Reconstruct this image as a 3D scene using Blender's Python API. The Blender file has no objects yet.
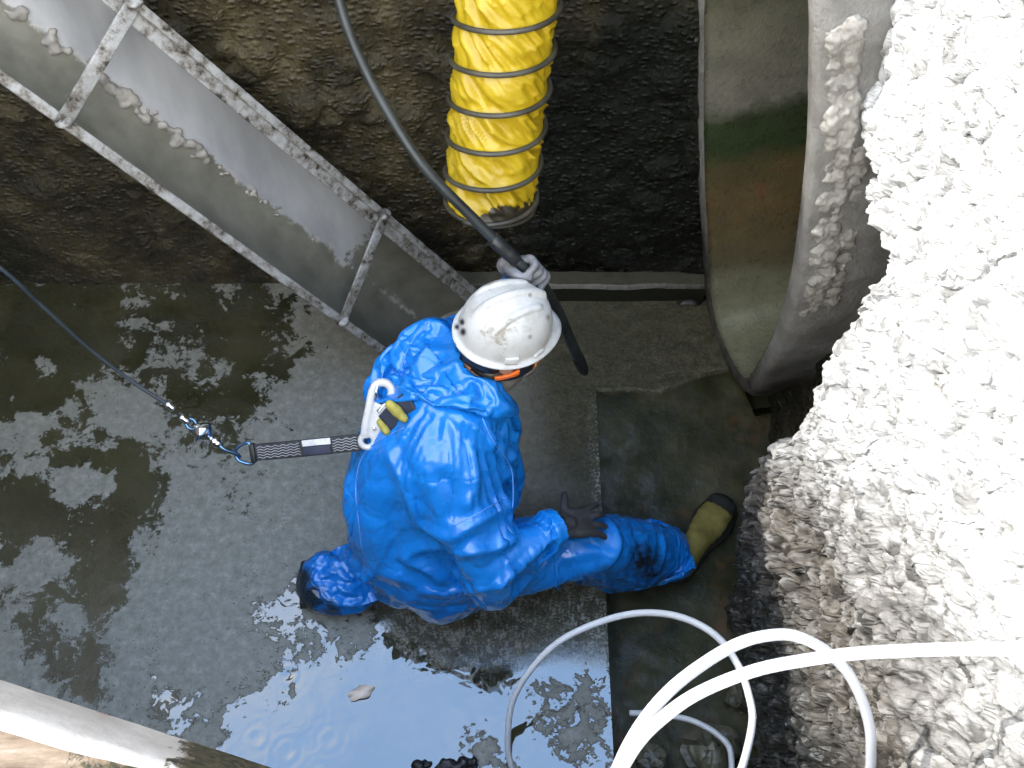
import bpy, bmesh, math, random
import numpy as np
from mathutils import Vector, Matrix, Quaternion

random.seed(7)
rng = np.random.default_rng(7)
SC = bpy.context.scene
COL = SC.collection

# ------------------------------------------------------------------ camera
F = 995.0
TILT = math.radians(30.0)
CAM = Vector((0.0, 0.0, 3.3))
FWD = Vector((0, math.sin(TILT), -math.cos(TILT)))
UPV = Vector((0, math.cos(TILT), math.sin(TILT)))
RGT = Vector((1, 0, 0))
cam_d = bpy.data.cameras.new('camera')
cam = bpy.data.objects.new('camera', cam_d)
COL.objects.link(cam)
cam.location = CAM
cam.rotation_euler = (TILT, 0, 0)
cam_d.sensor_width = 36.0
cam_d.lens = 36.0 * F / 1024.0
cam_d.clip_start = 0.02
SC.camera = cam


def ray(px, py):
    return FWD + RGT * ((px - 512) / F) + UPV * ((384 - py) / F)


def D(px, py, d):
    return CAM + ray(px, py) * d


def Z(px, py, z):
    r = ray(px, py)
    return CAM + r * ((z - CAM.z) / r.z)


def Y(px, py, y):
    r = ray(px, py)
    return CAM + r * (y / r.y)


def X(px, py, x):
    r = ray(px, py)
    return CAM + r * (x / r.x)


def proj(P):
    """world (N,3) -> pixels"""
    P = np.asarray(P, float) - np.array(CAM)
    d = P @ np.array(FWD)
    return 512 + F * P[:, 0] / d, 384 - F * (P @ np.array(UPV)) / d, d


# ------------------------------------------------------------------ noise
def _h(ix, iy, iz, s=0):
    n = (ix.astype(np.int64) * 374761393 + iy.astype(np.int64) * 668265263
         + iz.astype(np.int64) * 2147483647 + s * 1274126177) & 0xFFFFFFFF
    n = ((n ^ (n >> 13)) * 1274126177) & 0xFFFFFFFF
    n = ((n ^ (n >> 16)) * 2246822519) & 0xFFFFFFFF
    return ((n ^ (n >> 15)) & 0xFFFFFF) / float(0xFFFFFF)


def vnoise(p, s=0):
    p = np.asarray(p, float)
    i = np.floor(p).astype(np.int64)
    f = p - i
    u = f * f * f * (f * (f * 6 - 15) + 10)
    r = 0
    for dx in (0, 1):
        wx = u[:, 0] if dx else 1 - u[:, 0]
        for dy in (0, 1):
            wy = u[:, 1] if dy else 1 - u[:, 1]
            for dz in (0, 1):
                wz = u[:, 2] if dz else 1 - u[:, 2]
                r = r + wx * wy * wz * _h(i[:, 0] + dx, i[:, 1] + dy, i[:, 2] + dz, s)
    return r * 2 - 1


def fbm(p, octv=4, s=0, gain=.5):
    p = np.asarray(p, float)
    a, r, t = 1.0, 0, 0
    for k in range(octv):
        r = r + a * vnoise(p * (2.03 ** k) + 17.3 * k, s + k)
        t += a
        a *= gain
    return r / t


def cells(p, s=0):
    """voronoi: F1, F2, random per cell, faceted tilt value"""
    p = np.asarray(p, float)
    i = np.floor(p).astype(np.int64)
    n = len(p)
    f1 = np.full(n, 9.0); f2 = np.full(n, 9.0)
    rid = np.zeros(n); tilt = np.zeros(n)
    for dx in (-1, 0, 1):
        for dy in (-1, 0, 1):
            for dz in (-1, 0, 1):
                a, b, c = i[:, 0] + dx, i[:, 1] + dy, i[:, 2] + dz
                q = np.stack([a + _h(a, b, c, s + 1), b + _h(a, b, c, s + 2), c + _h(a, b, c, s + 3)], 1)
                v = p - q
                d = np.sqrt((v ** 2).sum(1))
                t = np.stack([_h(a, b, c, s + 5) - .5, _h(a, b, c, s + 6) - .5, _h(a, b, c, s + 7) - .5], 1)
                tv = (t * v).sum(1)
                m = d < f1
                f2 = np.where(m, f1, np.minimum(f2, d))
                rid = np.where(m, _h(a, b, c, s + 4), rid)
                tilt = np.where(m, tv, tilt)
                f1 = np.where(m, d, f1)
    return f1, f2, rid, tilt


def sstep(a, b, x):
    t = np.clip((np.asarray(x, float) - a) / (b - a), 0, 1)
    return t * t * (3 - 2 * t)


# ------------------------------------------------------------------ materials
class NT:
    def __init__(self, name):
        self.m = bpy.data.materials.new(name)
        self.m.use_nodes = True
        self.t = self.m.node_tree
        self.t.nodes.clear()
        self.out = self.t.nodes.new('ShaderNodeOutputMaterial')
        self.b = self.t.nodes.new('ShaderNodeBsdfPrincipled')
        self.t.links.new(self.b.outputs[0], self.out.inputs[0])
        self._co = None

    def put(self, sock, v):
        if isinstance(v, bpy.types.NodeSocket):
            self.t.links.new(v, sock)
        elif isinstance(v, (tuple, list)):
            v = tuple(v)
            if len(v) == 3 and sock.type == 'RGBA':
                v = v + (1,)
            sock.default_value = v
        else:
            sock.default_value = (v, v, v, 1) if sock.type == 'RGBA' else v

    def node(self, typ, **kw):
        n = self.t.nodes.new(typ)
        for k, v in kw.items():
            setattr(n, k, v)
        return n

    def co(self, scale=(1, 1, 1), rot=(0, 0, 0)):
        if self._co is None:
            self._co = self.node('ShaderNodeTexCoord').outputs['Object']
        if scale == (1, 1, 1) and rot == (0, 0, 0):
            return self._co
        n = self.node('ShaderNodeMapping')
        self.put(n.inputs[0], self._co)
        n.inputs['Scale'].default_value = scale
        n.inputs['Rotation'].default_value = rot
        return n.outputs[0]

    def noise(self, scale, detail=4, rough=.55, vec=None, dist=0.0):
        n = self.node('ShaderNodeTexNoise')
        self.put(n.inputs['Vector'], vec or self.co())
        self.put(n.inputs['Scale'], scale)
        n.inputs['Detail'].default_value = detail
        n.inputs['Roughness'].default_value = rough
        n.inputs['Distortion'].default_value = dist
        return n.outputs[0]

    def ridged(self, scale, detail=3, vec=None):
        n = self.node('ShaderNodeTexNoise')
        n.noise_type = 'RIDGED_MULTIFRACTAL'
        self.put(n.inputs['Vector'], vec or self.co())
        n.inputs['Scale'].default_value = scale
        n.inputs['Detail'].default_value = detail
        return n.outputs[0]

    def voro(self, scale, feature='F1', vec=None, out='Distance', rnd=1.0):
        n = self.node('ShaderNodeTexVoronoi')
        n.feature = feature
        self.put(n.inputs['Vector'], vec or self.co())
        n.inputs['Scale'].default_value = scale
        n.inputs['Randomness'].default_value = rnd
        return n.outputs[out]

    def ramp(self, fac, stops, interp='LINEAR'):
        n = self.node('ShaderNodeValToRGB')
        n.color_ramp.interpolation = interp
        els = n.color_ramp.elements
        while len(els) < len(stops):
            els.new(.5)
        for e, (p, c) in zip(els, stops):
            e.position = p
            if not isinstance(c, (tuple, list)):
                c = (c, c, c)
            e.color = tuple(c) + (1,)
        self.put(n.inputs[0], fac)
        return n.outputs[0]

    def mix(self, fac, a, b, mode='MIX'):
        n = self.node('ShaderNodeMix', data_type='RGBA', blend_type=mode)
        self.put(n.inputs[0], fac)
        self.put(n.inputs[6], a)
        self.put(n.inputs[7], b)
        return n.outputs[2]

    def math(self, op, a, b=0.0, clamp=False):
        n = self.node('ShaderNodeMath', operation=op)
        n.use_clamp = clamp
        self.put(n.inputs[0], a)
        self.put(n.inputs[1], b)
        return n.outputs[0]

    def attr(self, name):
        n = self.node('ShaderNodeAttribute')
        n.attribute_name = name
        return n.outputs['Fac']

    def bump(self, h, strength=.5, dist=.01, normal=None):
        n = self.node('ShaderNodeBump')
        n.inputs['Strength'].default_value = strength
        n.inputs['Distance'].default_value = dist
        self.put(n.inputs['Height'], h)
        if normal is not None:
            self.put(n.inputs['Normal'], normal)
        return n.outputs[0]

    def set(self, **kw):
        names = {'color': 'Base Color', 'rough': 'Roughness', 'metal': 'Metallic', 'normal': 'Normal',
                 'ior': 'IOR', 'spec': 'Specular IOR Level', 'coat': 'Coat Weight', 'coat_rough': 'Coat Roughness',
                 'trans': 'Transmission Weight', 'sheen': 'Sheen Weight', 'sss': 'Subsurface Weight'}
        for k, v in kw.items():
            self.put(self.b.inputs[names[k]], v)
        return self.m


def plain(name, color, rough=.5, metal=0.0, var=.25, scale=14.0, bump=0.0, bscale=80.0, **kw):
    n = NT(name)
    f = n.noise(scale, 4)
    c = n.ramp(f, [(.3, tuple(x * (1 - var) for x in color)), (.7, tuple(min(1, x * (1 + var)) for x in color))])
    args = dict(color=c, rough=n.ramp(n.noise(scale * 1.7), [(.3, max(.02, rough * .75)), (.7, min(1, rough * 1.25))]), metal=metal)
    if bump:
        args['normal'] = n.bump(n.noise(bscale, 3), bump, .004)
    args.update(kw)
    return n.set(**args)


def make_materials():
    M = {}
    # --- slimy brown black wall
    n = NT('slimy_wall')
    a = n.noise(2.2, 6, .6)
    b = n.noise(9, 6, .65)
    c = n.ramp(n.math('ADD', n.math('MULTIPLY', a, .6), n.math('MULTIPLY', b, .4)),
               [(.36, (.007, .006, .003)), (.47, (.030, .024, .010)), (.58, (.070, .056, .025)), (.72, (.17, .145, .08))])
    att = n.attr('damp_shade')
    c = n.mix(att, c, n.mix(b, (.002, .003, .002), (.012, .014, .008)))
    stretch = n.co((1, 1, .45))
    chip = n.ramp(n.voro(34, vec=n.co((1, 1, 1.6))), [(.0, 1), (.5, 0)])
    hgt = n.math('ADD', n.math('MULTIPLY', n.noise(22, 8, .7, stretch), 1.0), n.math('MULTIPLY', chip, .35))
    rgh = n.ramp(n.noise(30, 5, .7), [(.38, .07), (.62, .6)])
    M['slimy'] = n.set(color=c, rough=rgh, normal=n.bump(hgt, .9, .03), spec=n.mix(att, .6, .4))

    # --- floor water with scum
    n = NT('scummy_water')
    s = n.attr('scum')
    mud = n.attr('mud')
    nz = n.noise(9, 8, .68, dist=.6)
    nz2 = n.noise(46, 5, .65)
    edge = n.math('ADD', s, n.math('MULTIPLY', n.math('SUBTRACT', nz, .5), 2.1))
    edge = n.math('ADD', edge, n.math('MULTIPLY', n.math('SUBTRACT', nz2, .5), .9))
    mask = n.ramp(edge, [(.44, 0), (.56, 1)])
    bub = n.voro(62, vec=n.co())
    ringm = n.ramp(bub, [(.02, 0), (.10, 1), (.16, 1), (.22, 0)])
    ringm = n.math('MULTIPLY', ringm, n.ramp(n.noise(7, 2), [(.5, 0), (.6, 1)]))
    scol = n.ramp(n.noise(30, 6, .7), [(.3, (.135, .132, .104)), (.55, (.215, .21, .178)), (.75, (.31, .305, .265))])
    scol = n.mix(n.math('MULTIPLY', ringm, .7), scol, (.055, .055, .045))
    wcol = n.ramp(n.noise(4, 3), [(.35, (.026, .025, .011)), (.65, (.050, .046, .021))])
    mcol = n.ramp(n.noise(20, 6, .7), [(.3, (.035, .033, .018)), (.6, (.085, .078, .048)), (.8, (.2, .185, .14))])
    c = n.mix(mask, wcol, scol)
    c = n.mix(mud, c, mcol)
    fo = n.math('MULTIPLY', n.attr('foam'), n.ramp(n.math('ADD', n.math('MULTIPLY', n.noise(95, 3, .7), .6), n.math('MULTIPLY', n.noise(24, 4), .4)), [(.50, 0), (.58, .9)]))
    c = n.mix(fo, c, (.46, .46, .42))
    r = n.mix(mask, .025, n.ramp(n.noise(60, 3), [(.3, .30), (.7, .5)]))
    r = n.mix(mud, r, n.ramp(n.noise(70, 3), [(.4, .10), (.65, .42)]))
    wav = n.math('MULTIPLY', n.noise(11, 2, .5, dist=1.0), .35)
    hh = n.math('ADD', n.math('MULTIPLY', mask, n.math('ADD', .12, n.math('MULTIPLY', n.noise(85, 4, .7), .6))), wav)
    hh = n.math('ADD', hh, n.math('MULTIPLY', mud, n.noise(60, 6, .7)))
    hh = n.math('SUBTRACT', hh, n.math('MULTIPLY', n.math('MULTIPLY', ringm, mask), .3))
    M['scum'] = n.set(color=c, rough=r, normal=n.bump(hh, .55, .006), ior=1.75, spec=n.mix(n.math('MAXIMUM', mask, mud), .78, .16))

    # --- trench bottom (dark shallow water over slime)
    n = NT('trench_slime')
    a = n.noise(5, 6, .65)
    c = n.ramp(a, [(.3, (.010, .013, .005)), (.5, (.032, .032, .014)), (.7, (.07, .062, .03))])
    c = n.mix(n.ramp(n.noise(4.3, 4, .65), [(.58, 0), (.68, .6)]), c, (.10, .045, .012))
    sp = n.ramp(n.voro(90), [(.0, 1), (.10, 0)])
    sp = n.math('MULTIPLY', sp, n.ramp(n.noise(6, 3), [(.55, 0), (.62, 1)]))
    c = n.mix(sp, c, (.25, .26, .22))
    M['trench'] = n.set(color=c, rough=n.ramp(n.noise(18, 3), [(.4, .35), (.7, .75)]),
                        normal=n.bump(n.noise(20, 6, .6), .5, .012), spec=.22)

    # --- concrete slab edges, generic wet concrete
    n = NT('damp_concrete')
    a = n.noise(6, 7, .65)
    c = n.ramp(a, [(.3, (.045, .04, .03)), (.55, (.11, .10, .08)), (.75, (.2, .19, .165))])
    M['concrete'] = n.set(color=c, rough=n.ramp(n.noise(25, 4), [(.35, .3), (.65, .8)]),
                          normal=n.bump(n.noise(50, 7, .7), .6, .01))

    # --- broken white concrete
    n = NT('broken_concrete')
    z = n.attr('dry')
    stone = n.attr('stone')
    dark = n.ramp(n.noise(46, 5, .7), [(.35, (.010, .011, .011)), (.55, (.045, .047, .045)), (.66, (.22, .22, .21))])
    mid = n.ramp(stone, [(.0, (.045, .036, .027)), (.3, (.15, .13, .105)), (.6, (.29, .275, .25)), (1, (.52, .50, .47))])
    mid = n.mix(n.ramp(n.noise(14, 6, .7), [(.4, .75), (.6, 0)]), mid, (.085, .072, .055))
    wht = n.ramp(n.noise(12, 6, .7), [(.3, (.47, .455, .43)), (.5, (.61, .61, .60)), (.7, (.69, .69, .69))])
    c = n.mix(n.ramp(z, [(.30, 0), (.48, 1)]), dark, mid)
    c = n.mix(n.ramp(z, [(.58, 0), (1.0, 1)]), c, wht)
    crev = n.attr('crevice_shade')
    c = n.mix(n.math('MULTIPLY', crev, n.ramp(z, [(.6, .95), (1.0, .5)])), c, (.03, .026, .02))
    M['rubble'] = n.set(color=c, rough=n.ramp(z, [(.3, .28), (.6, .9)]),
                        normal=n.bump(n.noise(120, 6, .7), .5, .006))

    # --- pipe
    n = NT('pipe_outer')
    a = n.noise(9, 7, .65)
    c = n.ramp(a, [(.3, (.15, .138, .12)), (.55, (.25, .238, .215)), (.75, (.34, .33, .31))])
    low = n.attr('low')
    c = n.mix(low, c, n.ramp(n.noise(16, 5, .7), [(.35, (.02, .018, .014)), (.65, (.12, .105, .085))]))
    M['pipe'] = n.set(color=c, rough=.72, normal=n.bump(n.noise(38, 8, .75), .9, .02))
    n = NT('pipe_inside')
    h = n.attr('height')
    hn = n.math('ADD', h, n.math('MULTIPLY', n.math('SUBTRACT', n.noise(4, 5, .6), .5), .16))
    c = n.ramp(hn, [(.0, (.27, .27, .17)), (.10, (.29, .28, .18)), (.15, (.15, .13, .07)), (.30, (.19, .125, .05)),
                    (.42, (.15, .12, .05)), (.47, (.035, .06, .02)), (.55, (.045, .07, .025)), (.60, (.26, .245, .20)),
                    (.75, (.26, .245, .18)), (.84, (.13, .13, .08)), (1.0, (.22, .22, .18))])
    rust = n.ramp(n.noise(12, 5, .7), [(.56, 0), (.70, .55)])
    rust = n.math('MULTIPLY', rust, n.ramp(hn, [(.18, 0), (.26, 1), (.40, 1), (.46, 0)]))
    c = n.mix(rust, c, (.34, .09, .035))
    sp = n.ramp(n.noise(130, 2, .6), [(.62, 0), (.72, .55)])
    c = n.mix(sp, c, (.26, .26, .22))
    c = n.mix(n.ramp(n.noise(8, 5, .7), [(.35, .55), (.65, .12)]), c, (.03, .032, .02))
    M['pipe_in'] = n.set(color=c, rough=n.ramp(n.noise(30, 3), [(.4, .25), (.7, .6)]),
                         normal=n.bump(n.noise(70, 6, .7), .5, .008))
    M['mud'] = plain('grey_mud', (.23, .215, .19), .6, var=.35, scale=20, bump=.7, bscale=60)

    # --- galvanised trough
    n = NT('galvanised_pan')
    u = n.attr('u')
    un = n.math('ADD', u, n.math('MULTIPLY', n.math('SUBTRACT', n.noise(9, 7, .7), .5), .30))
    m = n.ramp(un, [(.47, 1), (.50, 0)])
    lw = n.attr('low')
    m = n.math('MAXIMUM', m, n.ramp(n.math('ADD', lw, n.math('MULTIPLY', n.math('SUBTRACT', n.noise(16, 6, .75), .5), .9)), [(.55, 0), (.62, 1)]))
    streak = n.noise(8, 4, .6, n.co((1, 1, .25)))
    metal = n.ramp(streak, [(.3, (.27, .275, .28)), (.7, (.42, .425, .43))])
    grime = n.ramp(n.noise(10, 6, .6), [(.3, (.095, .093, .072)), (.7, (.17, .166, .135))])
    edge = n.ramp(un, [(.45, 0), (.485, 1), (.53, 0)])
    c = n.mix(m, metal, grime)
    c = n.mix(n.math('MULTIPLY', edge, n.ramp(n.noise(24, 4), [(.45, 0), (.6, .8)])), c, (.42, .40, .37))
    M['pan'] = n.set(color=c, metal=n.math('MULTIPLY', n.math('SUBTRACT', 1.0, m), .25),
                     rough=n.mix(m, .36, .42), normal=n.bump(n.noise(40, 6, .7), .25, .006))
    n = NT('worn_rail')
    c = n.ramp(n.noise(26, 5, .7), [(.36, (.030, .026, .020)), (.44, (.18, .165, .145)), (.55, (.31, .31, .30)), (.75, (.42, .42, .41))])
    M['rail'] = n.set(color=c, rough=.5, metal=.15, normal=n.bump(n.noise(60, 5, .7), .4, .005))

    # --- yellow duct
    n = NT('yellow_vinyl')
    c = n.ramp(n.noise(10, 4), [(.3, (.38, .255, .006)), (.7, (.50, .36, .015))])
    st = n.attr('soot')
    sm = n.ramp(n.math('ADD', st, n.math('MULTIPLY', n.math('SUBTRACT', n.noise(38, 6, .75), .5), 1.5)), [(.58, 0), (.66, 1)])
    c = n.mix(sm, c, (.03, .025, .015))
    sm2 = n.ramp(n.noise(50, 5, .8), [(.70, 0), (.76, .7)])
    c = n.mix(sm2, c, (.16, .10, .02))
    M['yellow'] = n.set(color=c, rough=.36, normal=n.bump(n.ridged(9, 2, n.co((1, 1, 2.2), (.6, .3, .4))), .35, .01), spec=.55)
    M['wire'] = plain('duct_wire', (.055, .05, .035), .45, var=.4)

    # --- coverall
    n = NT('blue_coverall')
    c = n.ramp(n.noise(5, 4), [(.3, (.004, .150, .52)), (.7, (.008, .20, .64))])
    dirt = n.attr('dirt')
    dm = n.ramp(n.math('ADD', dirt, n.math('MULTIPLY', n.math('SUBTRACT', n.noise(26, 6, .7), .5), .9)), [(.42, 0), (.78, 1)])
    c = n.mix(dm, c, (.010, .020, .032))
    spk = n.ramp(n.noise(75, 3, .6), [(.72, 0), (.77, .6)])
    c = n.mix(spk, c, (.01, .05, .16))
    b1 = n.bump(n.ramp(n.voro(11, 'DISTANCE_TO_EDGE', n.mix(.08, n.co((1, 1.3, .7), (.4, .7, .2)), n.noise(9, 2))), [(.0, 0), (.10, 1)]), .22, .006)
    b2 = n.bump(n.noise(60, 4, .6), .12, .004, b1)
    M['blue'] = n.set(color=c, rough=n.ramp(n.noise(12, 3), [(.3, .20), (.7, .32)]), normal=b2, spec=.75)
    M['seam'] = plain('pale_seam', (.10, .30, .72), .4, var=.15)

    # --- hard hat
    n = NT('scuffed_white_shell')
    c = n.ramp(n.noise(16, 6, .7), [(.3, (.40, .385, .35)), (.5, (.52, .515, .495)), (.75, (.58, .575, .565))])
    sc = n.ramp(n.noise(11, 6, .75, dist=.4), [(.58, 0), (.66, .8)])
    c = n.mix(sc, c, (.24, .205, .15))
    blk = n.attr('mark')
    c = n.mix(blk, c, (.015, .013, .02))
    M['hat'] = n.set(color=c, rough=.40, normal=n.bump(n.noise(50, 4), .08, .004))
    M['skin'] = plain('skin', (.36, .19, .12), .55, var=.12, sss=.0)
    M['hair'] = plain('dark_hair', (.012, .010, .009), .5, var=.4, scale=60)
    M['orange'] = plain('orange_goggle', (.85, .17, .02), .3, var=.15)
    n = NT('amber_lens')
    M['lens'] = n.set(color=(.9, .42, .16), rough=.08, trans=.55, ior=1.45)
    M['rubber'] = plain('black_rubber', (.012, .013, .014), .42, var=.4, bump=.2)
    M['hose'] = plain('black_hose', (.020, .024, .024), .38, var=.4, bump=.15, bscale=150)
    M['glove'] = plain('dark_glove', (.034, .034, .038), .55, var=.45, scale=30, bump=.3)
    M['glove_grey'] = plain('worn_grey_glove', (.16, .16, .17), .5, var=.45, scale=24, bump=.3)
    M['boot'] = plain('olive_boot', (.17, .145, .045), .16, var=.3, scale=18, bump=.1, spec=.7)
    M['bootsole'] = plain('boot_sole', (.02, .022, .02), .4, var=.3)
    M['respirator'] = plain('grey_respirator', (.20, .18, .155), .5, var=.2)
    M['yellow_pad'] = plain('yellow_harness', (.36, .31, .06), .55, var=.3, bump=.3)
    M['navy'] = plain('navy_strap', (.02, .026, .05), .6, var=.3)
    M['chrome'] = plain('bright_chrome', (.72, .76, .82), .14, 1.0, var=.08)
    M['steelblue'] = plain('blued_steel', (.10, .20, .34), .22, .9, var=.25)
    M['cable'] = plain('dark_cable', (.022, .032, .042), .45, var=.3, bump=.3, bscale=300)
    n = NT('black_webbing')
    w = n.node('ShaderNodeTexWave')
    w.wave_type = 'BANDS'
    n.put(w.inputs['Vector'], n.co((1, 1, 1)))
    w.inputs['Scale'].default_value = 60
    c = n.ramp(n.noise(60, 3), [(.3, (.008, .009, .011)), (.75, (.035, .036, .04))])
    M['web'] = n.set(color=c, rough=.7, normal=n.bump(n.noise(220, 2), .5, .003))
    M['thread'] = plain('white_thread', (.42, .43, .46), .7, var=.2)
    M['tag'] = plain('pale_tag', (.55, .56, .58), .5, var=.25, scale=50)
    M['hook'] = plain('white_hook', (.52, .52, .52), .3, .1, var=.06)
    M['tube'] = plain('white_tube', (.60, .61, .63), .32, var=.05)
    n = NT('painted_timber')
    p = n.attr('paint')
    wood = n.ramp(n.noise(14, 6, .7, n.co((.5, 3, 3))), [(.3, (.10, .065, .04)), (.55, (.27, .20, .14)), (.75, (.42, .35, .28))])
    pt = n.ramp(n.noise(8, 5, .7), [(.35, (.40, .365, .33)), (.7, (.58, .55, .52))])
    pm = n.ramp(n.math('ADD', p, n.math('MULTIPLY', n.math('SUBTRACT', n.noise(16, 6, .7), .5), .6)), [(.42, 0), (.58, 1)])
    c = n.mix(pm, wood, pt)
    c = n.mix(n.ramp(n.noise(20, 3), [(.66, 0), (.74, .5)]), c, (.28, .06, .04))
    ms = n.attr('moss')
    mm = n.ramp(n.math('ADD', ms, n.math('MULTIPLY', n.math('SUBTRACT', n.noise(24, 6, .75), .5), 1.3)), [(.5, 0), (.6, 1)])
    c = n.mix(mm, c, n.ramp(n.noise(70, 4), [(.3, (.012, .012, .006)), (.7, (.10, .085, .04))]))
    M['timber'] = n.set(color=c, rough=.75, normal=n.bump(n.noise(40, 6, .7), .5, .01))
    M['rock'] = plain('mossy_rock', (.085, .08, .055), .45, var=.7, scale=12, bump=.7, bscale=40)
    M['leaf'] = plain('tan_leaf', (.36, .25, .12), .6, var=.3)
    M['darkleaf'] = plain('dark_leaf', (.012, .010, .007), .5, var=.3)
    M['paper'] = plain('pinkish_scrap', (.78, .62, .50), .7, var=.3)
    M['moss'] = plain('black_debris', (.010, .011, .012), .5, var=.5, scale=40, bump=.6)
    M['dirt'] = plain('dry_ground', (.30, .26, .20), .9, var=.3, bump=.5)
    return M


M = make_materials()


# ------------------------------------------------------------------ mesh helpers
def link(name, me, mat=None, parent=None, smooth=True):
    o = bpy.data.objects.new(name, me)
    COL.objects.link(o)
    if mat is not None:
        me.materials.append(mat)
    if smooth and len(me.polygons):
        me.polygons.foreach_set('use_smooth', np.ones(len(me.polygons), bool))
    if parent is not None:
        o.parent = parent
        o.matrix_parent_inverse = parent.matrix_world.inverted() if False else Matrix.Translation(-parent.location) if parent.type == 'EMPTY' else Matrix.Identity(4)
    return o


def mesh(name, V, Fc, mat=None, parent=None, smooth=True, attrs=None):
    me = bpy.data.meshes.new(name)
    me.from_pydata([tuple(v) for v in V], [], [tuple(int(i) for i in f) for f in Fc])
    me.update()
    for k, a in (attrs or {}).items():
        at = me.attributes.new(k, 'FLOAT', 'POINT')
        at.data.foreach_set('value', np.asarray(a, np.float32))
    return link(name, me, mat, parent, smooth)


def thing(name, label, cat, loc, group=None):
    o = bpy.data.objects.new(name, None)
    COL.objects.link(o)
    o.location = loc
    o.empty_display_size = .05
    tag(o, label, cat, group)
    return o


def tag(o, label, cat, group=None):
    o['label'] = label
    o['category'] = cat
    if group:
        o['group'] = group
    return o


def struct(o):
    o['kind'] = 'structure'
    return o


def grid_faces(nr, nc, wrap=False):
    f = []
    for i in range(nr - 1):
        for j in range(nc if wrap else nc - 1):
            k = (j + 1) % nc
            f.append((i * nc + j, i * nc + k, (i + 1) * nc + k, (i + 1) * nc + j))
    return f


def catmull(pts, n=12, closed=False):
    P = [Vector(p) for p in pts]
    out = []
    m = len(P)
    for i in range(m if closed else m - 1):
        p1, p2 = P[i], P[(i + 1) % m]
        p0 = P[i - 1] if (i > 0 or closed) else p1 * 2 - p2
        p3 = P[(i + 2) % m] if (i + 2 < m or closed) else p2 * 2 - p1
        for k in range(n):
            t = k / n
            out.append(.5 * ((2 * p1) + (p2 - p0) * t + (2 * p0 - 5 * p1 + 4 * p2 - p3) * t * t + (3 * p1 - p0 - 3 * p2 + p3) * t ** 3))
    if not closed:
        out.append(P[-1].copy())
    return out


def frames(path, up=None, closed=False):
    n = len(path)
    T = []
    for i in range(n):
        a = path[(i - 1) % n] if (closed or i > 0) else path[i]
        b = path[(i + 1) % n] if (closed or i < n - 1) else path[i]
        T.append((b - a).normalized())
    u = Vector(up) if up is not None else (Vector((0, 0, 1)) if abs(T[0].z) < .9 else Vector((1, 0, 0)))
    N = []
    for t in T:
        u = (u - t * u.dot(t)).normalized()
        N.append(u.copy())
    return T, N, [t.cross(k) for t, k in zip(T, N)]


def sweep(path, prof, scale=1.0, up=None, closed=False, caps=True):
    """prof: closed list of (a,b); scale: number or list"""
    T, N, B = frames(path, up, closed)
    V, nc = [], len(prof)
    for i, p in enumerate(path):
        s = scale[i] if isinstance(scale, (list, tuple, np.ndarray)) else scale
        for a, b in prof:
            V.append(p + N[i] * (a * s) + B[i] * (b * s))
    n = len(path)
    Fc = grid_faces(n, nc, True)
    if closed:
        for j in range(nc):
            k = (j + 1) % nc
            Fc.append(((n - 1) * nc + j, (n - 1) * nc + k, k, j))
    elif caps:
        Fc.append(tuple(range(nc))[::-1])
        Fc.append(tuple((n - 1) * nc + j for j in range(nc)))
    return V, Fc


def circ(n=12, r=1.0):
    return [(r * math.cos(2 * math.pi * k / n), r * math.sin(2 * math.pi * k / n)) for k in range(n)]


def rrect(w, h, r, n=3):
    out = []
    for cx, cy, a0 in ((w / 2 - r, h / 2 - r, 0), (-w / 2 + r, h / 2 - r, 90), (-w / 2 + r, -h / 2 + r, 180), (w / 2 - r, -h / 2 + r, 270)):
        for k in range(n + 1):
            a = math.radians(a0 + 90 * k / n)
            out.append((cx + r * math.cos(a), cy + r * math.sin(a)))
    return out


def join(*vf):
    V, Fc = [], []
    for v, f in vf:
        o = len(V)
        V += list(v)
        Fc += [tuple(i + o for i in q) for q in f]
    return V, Fc


def lathe(prof, axis_pt, axis, n=24, cap=True):
    """prof list of (radius, along)"""
    ax = Vector(axis).normalized()
    u = ax.orthogonal().normalized()
    w = ax.cross(u)
    V = []
    for r, s in prof:
        for k in range(n):
            a = 2 * math.pi * k / n
            V.append(Vector(axis_pt) + ax * s + (u * math.cos(a) + w * math.sin(a)) * max(r, 1e-4))
    Fc = grid_faces(len(prof), n, True)
    if cap:
        Fc.append(tuple(range(n))[::-1])
        Fc.append(tuple((len(prof) - 1) * n + j for j in range(n)))
    return V, Fc


def torus_vf(c, nrm, R, r, n=32, m=10, sx=1.0):
    nrm = Vector(nrm).normalized()
    u = nrm.orthogonal().normalized()
    w = nrm.cross(u)
    path = [Vector(c) + u * (R * math.cos(2 * math.pi * k / n)) + w * (R * sx * math.sin(2 * math.pi * k / n)) for k in range(n)]
    return sweep(path, circ(m, r), 1.0, up=nrm, closed=True)


def box_vf(c, ax, ay, az, bev=.0):
    """oriented box, half axes vectors; bevelled by bmesh"""
    c, ax, ay, az = map(Vector, (c, ax, ay, az))
    bm = bmesh.new()
    vs = [bm.verts.new(c + ax * i + ay * j + az * k) for i in (-1, 1) for j in (-1, 1) for k in (-1, 1)]
    for q in ((0, 1, 3, 2), (4, 6, 7, 5), (0, 4, 5, 1), (2, 3, 7, 6), (0, 2, 6, 4), (1, 5, 7, 3)):
        bm.faces.new([vs[i] for i in q])
    bmesh.ops.recalc_face_normals(bm, faces=bm.faces)
    if bev:
        bmesh.ops.bevel(bm, geom=list(bm.edges), offset=bev, segments=2, profile=.6, affect='EDGES')
    bm.verts.index_update()
    V = [v.co.copy() for v in bm.verts]
    Fc = [tuple(v.index for v in f.verts) for f in bm.faces]
    bm.free()
    return V, Fc


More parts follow.
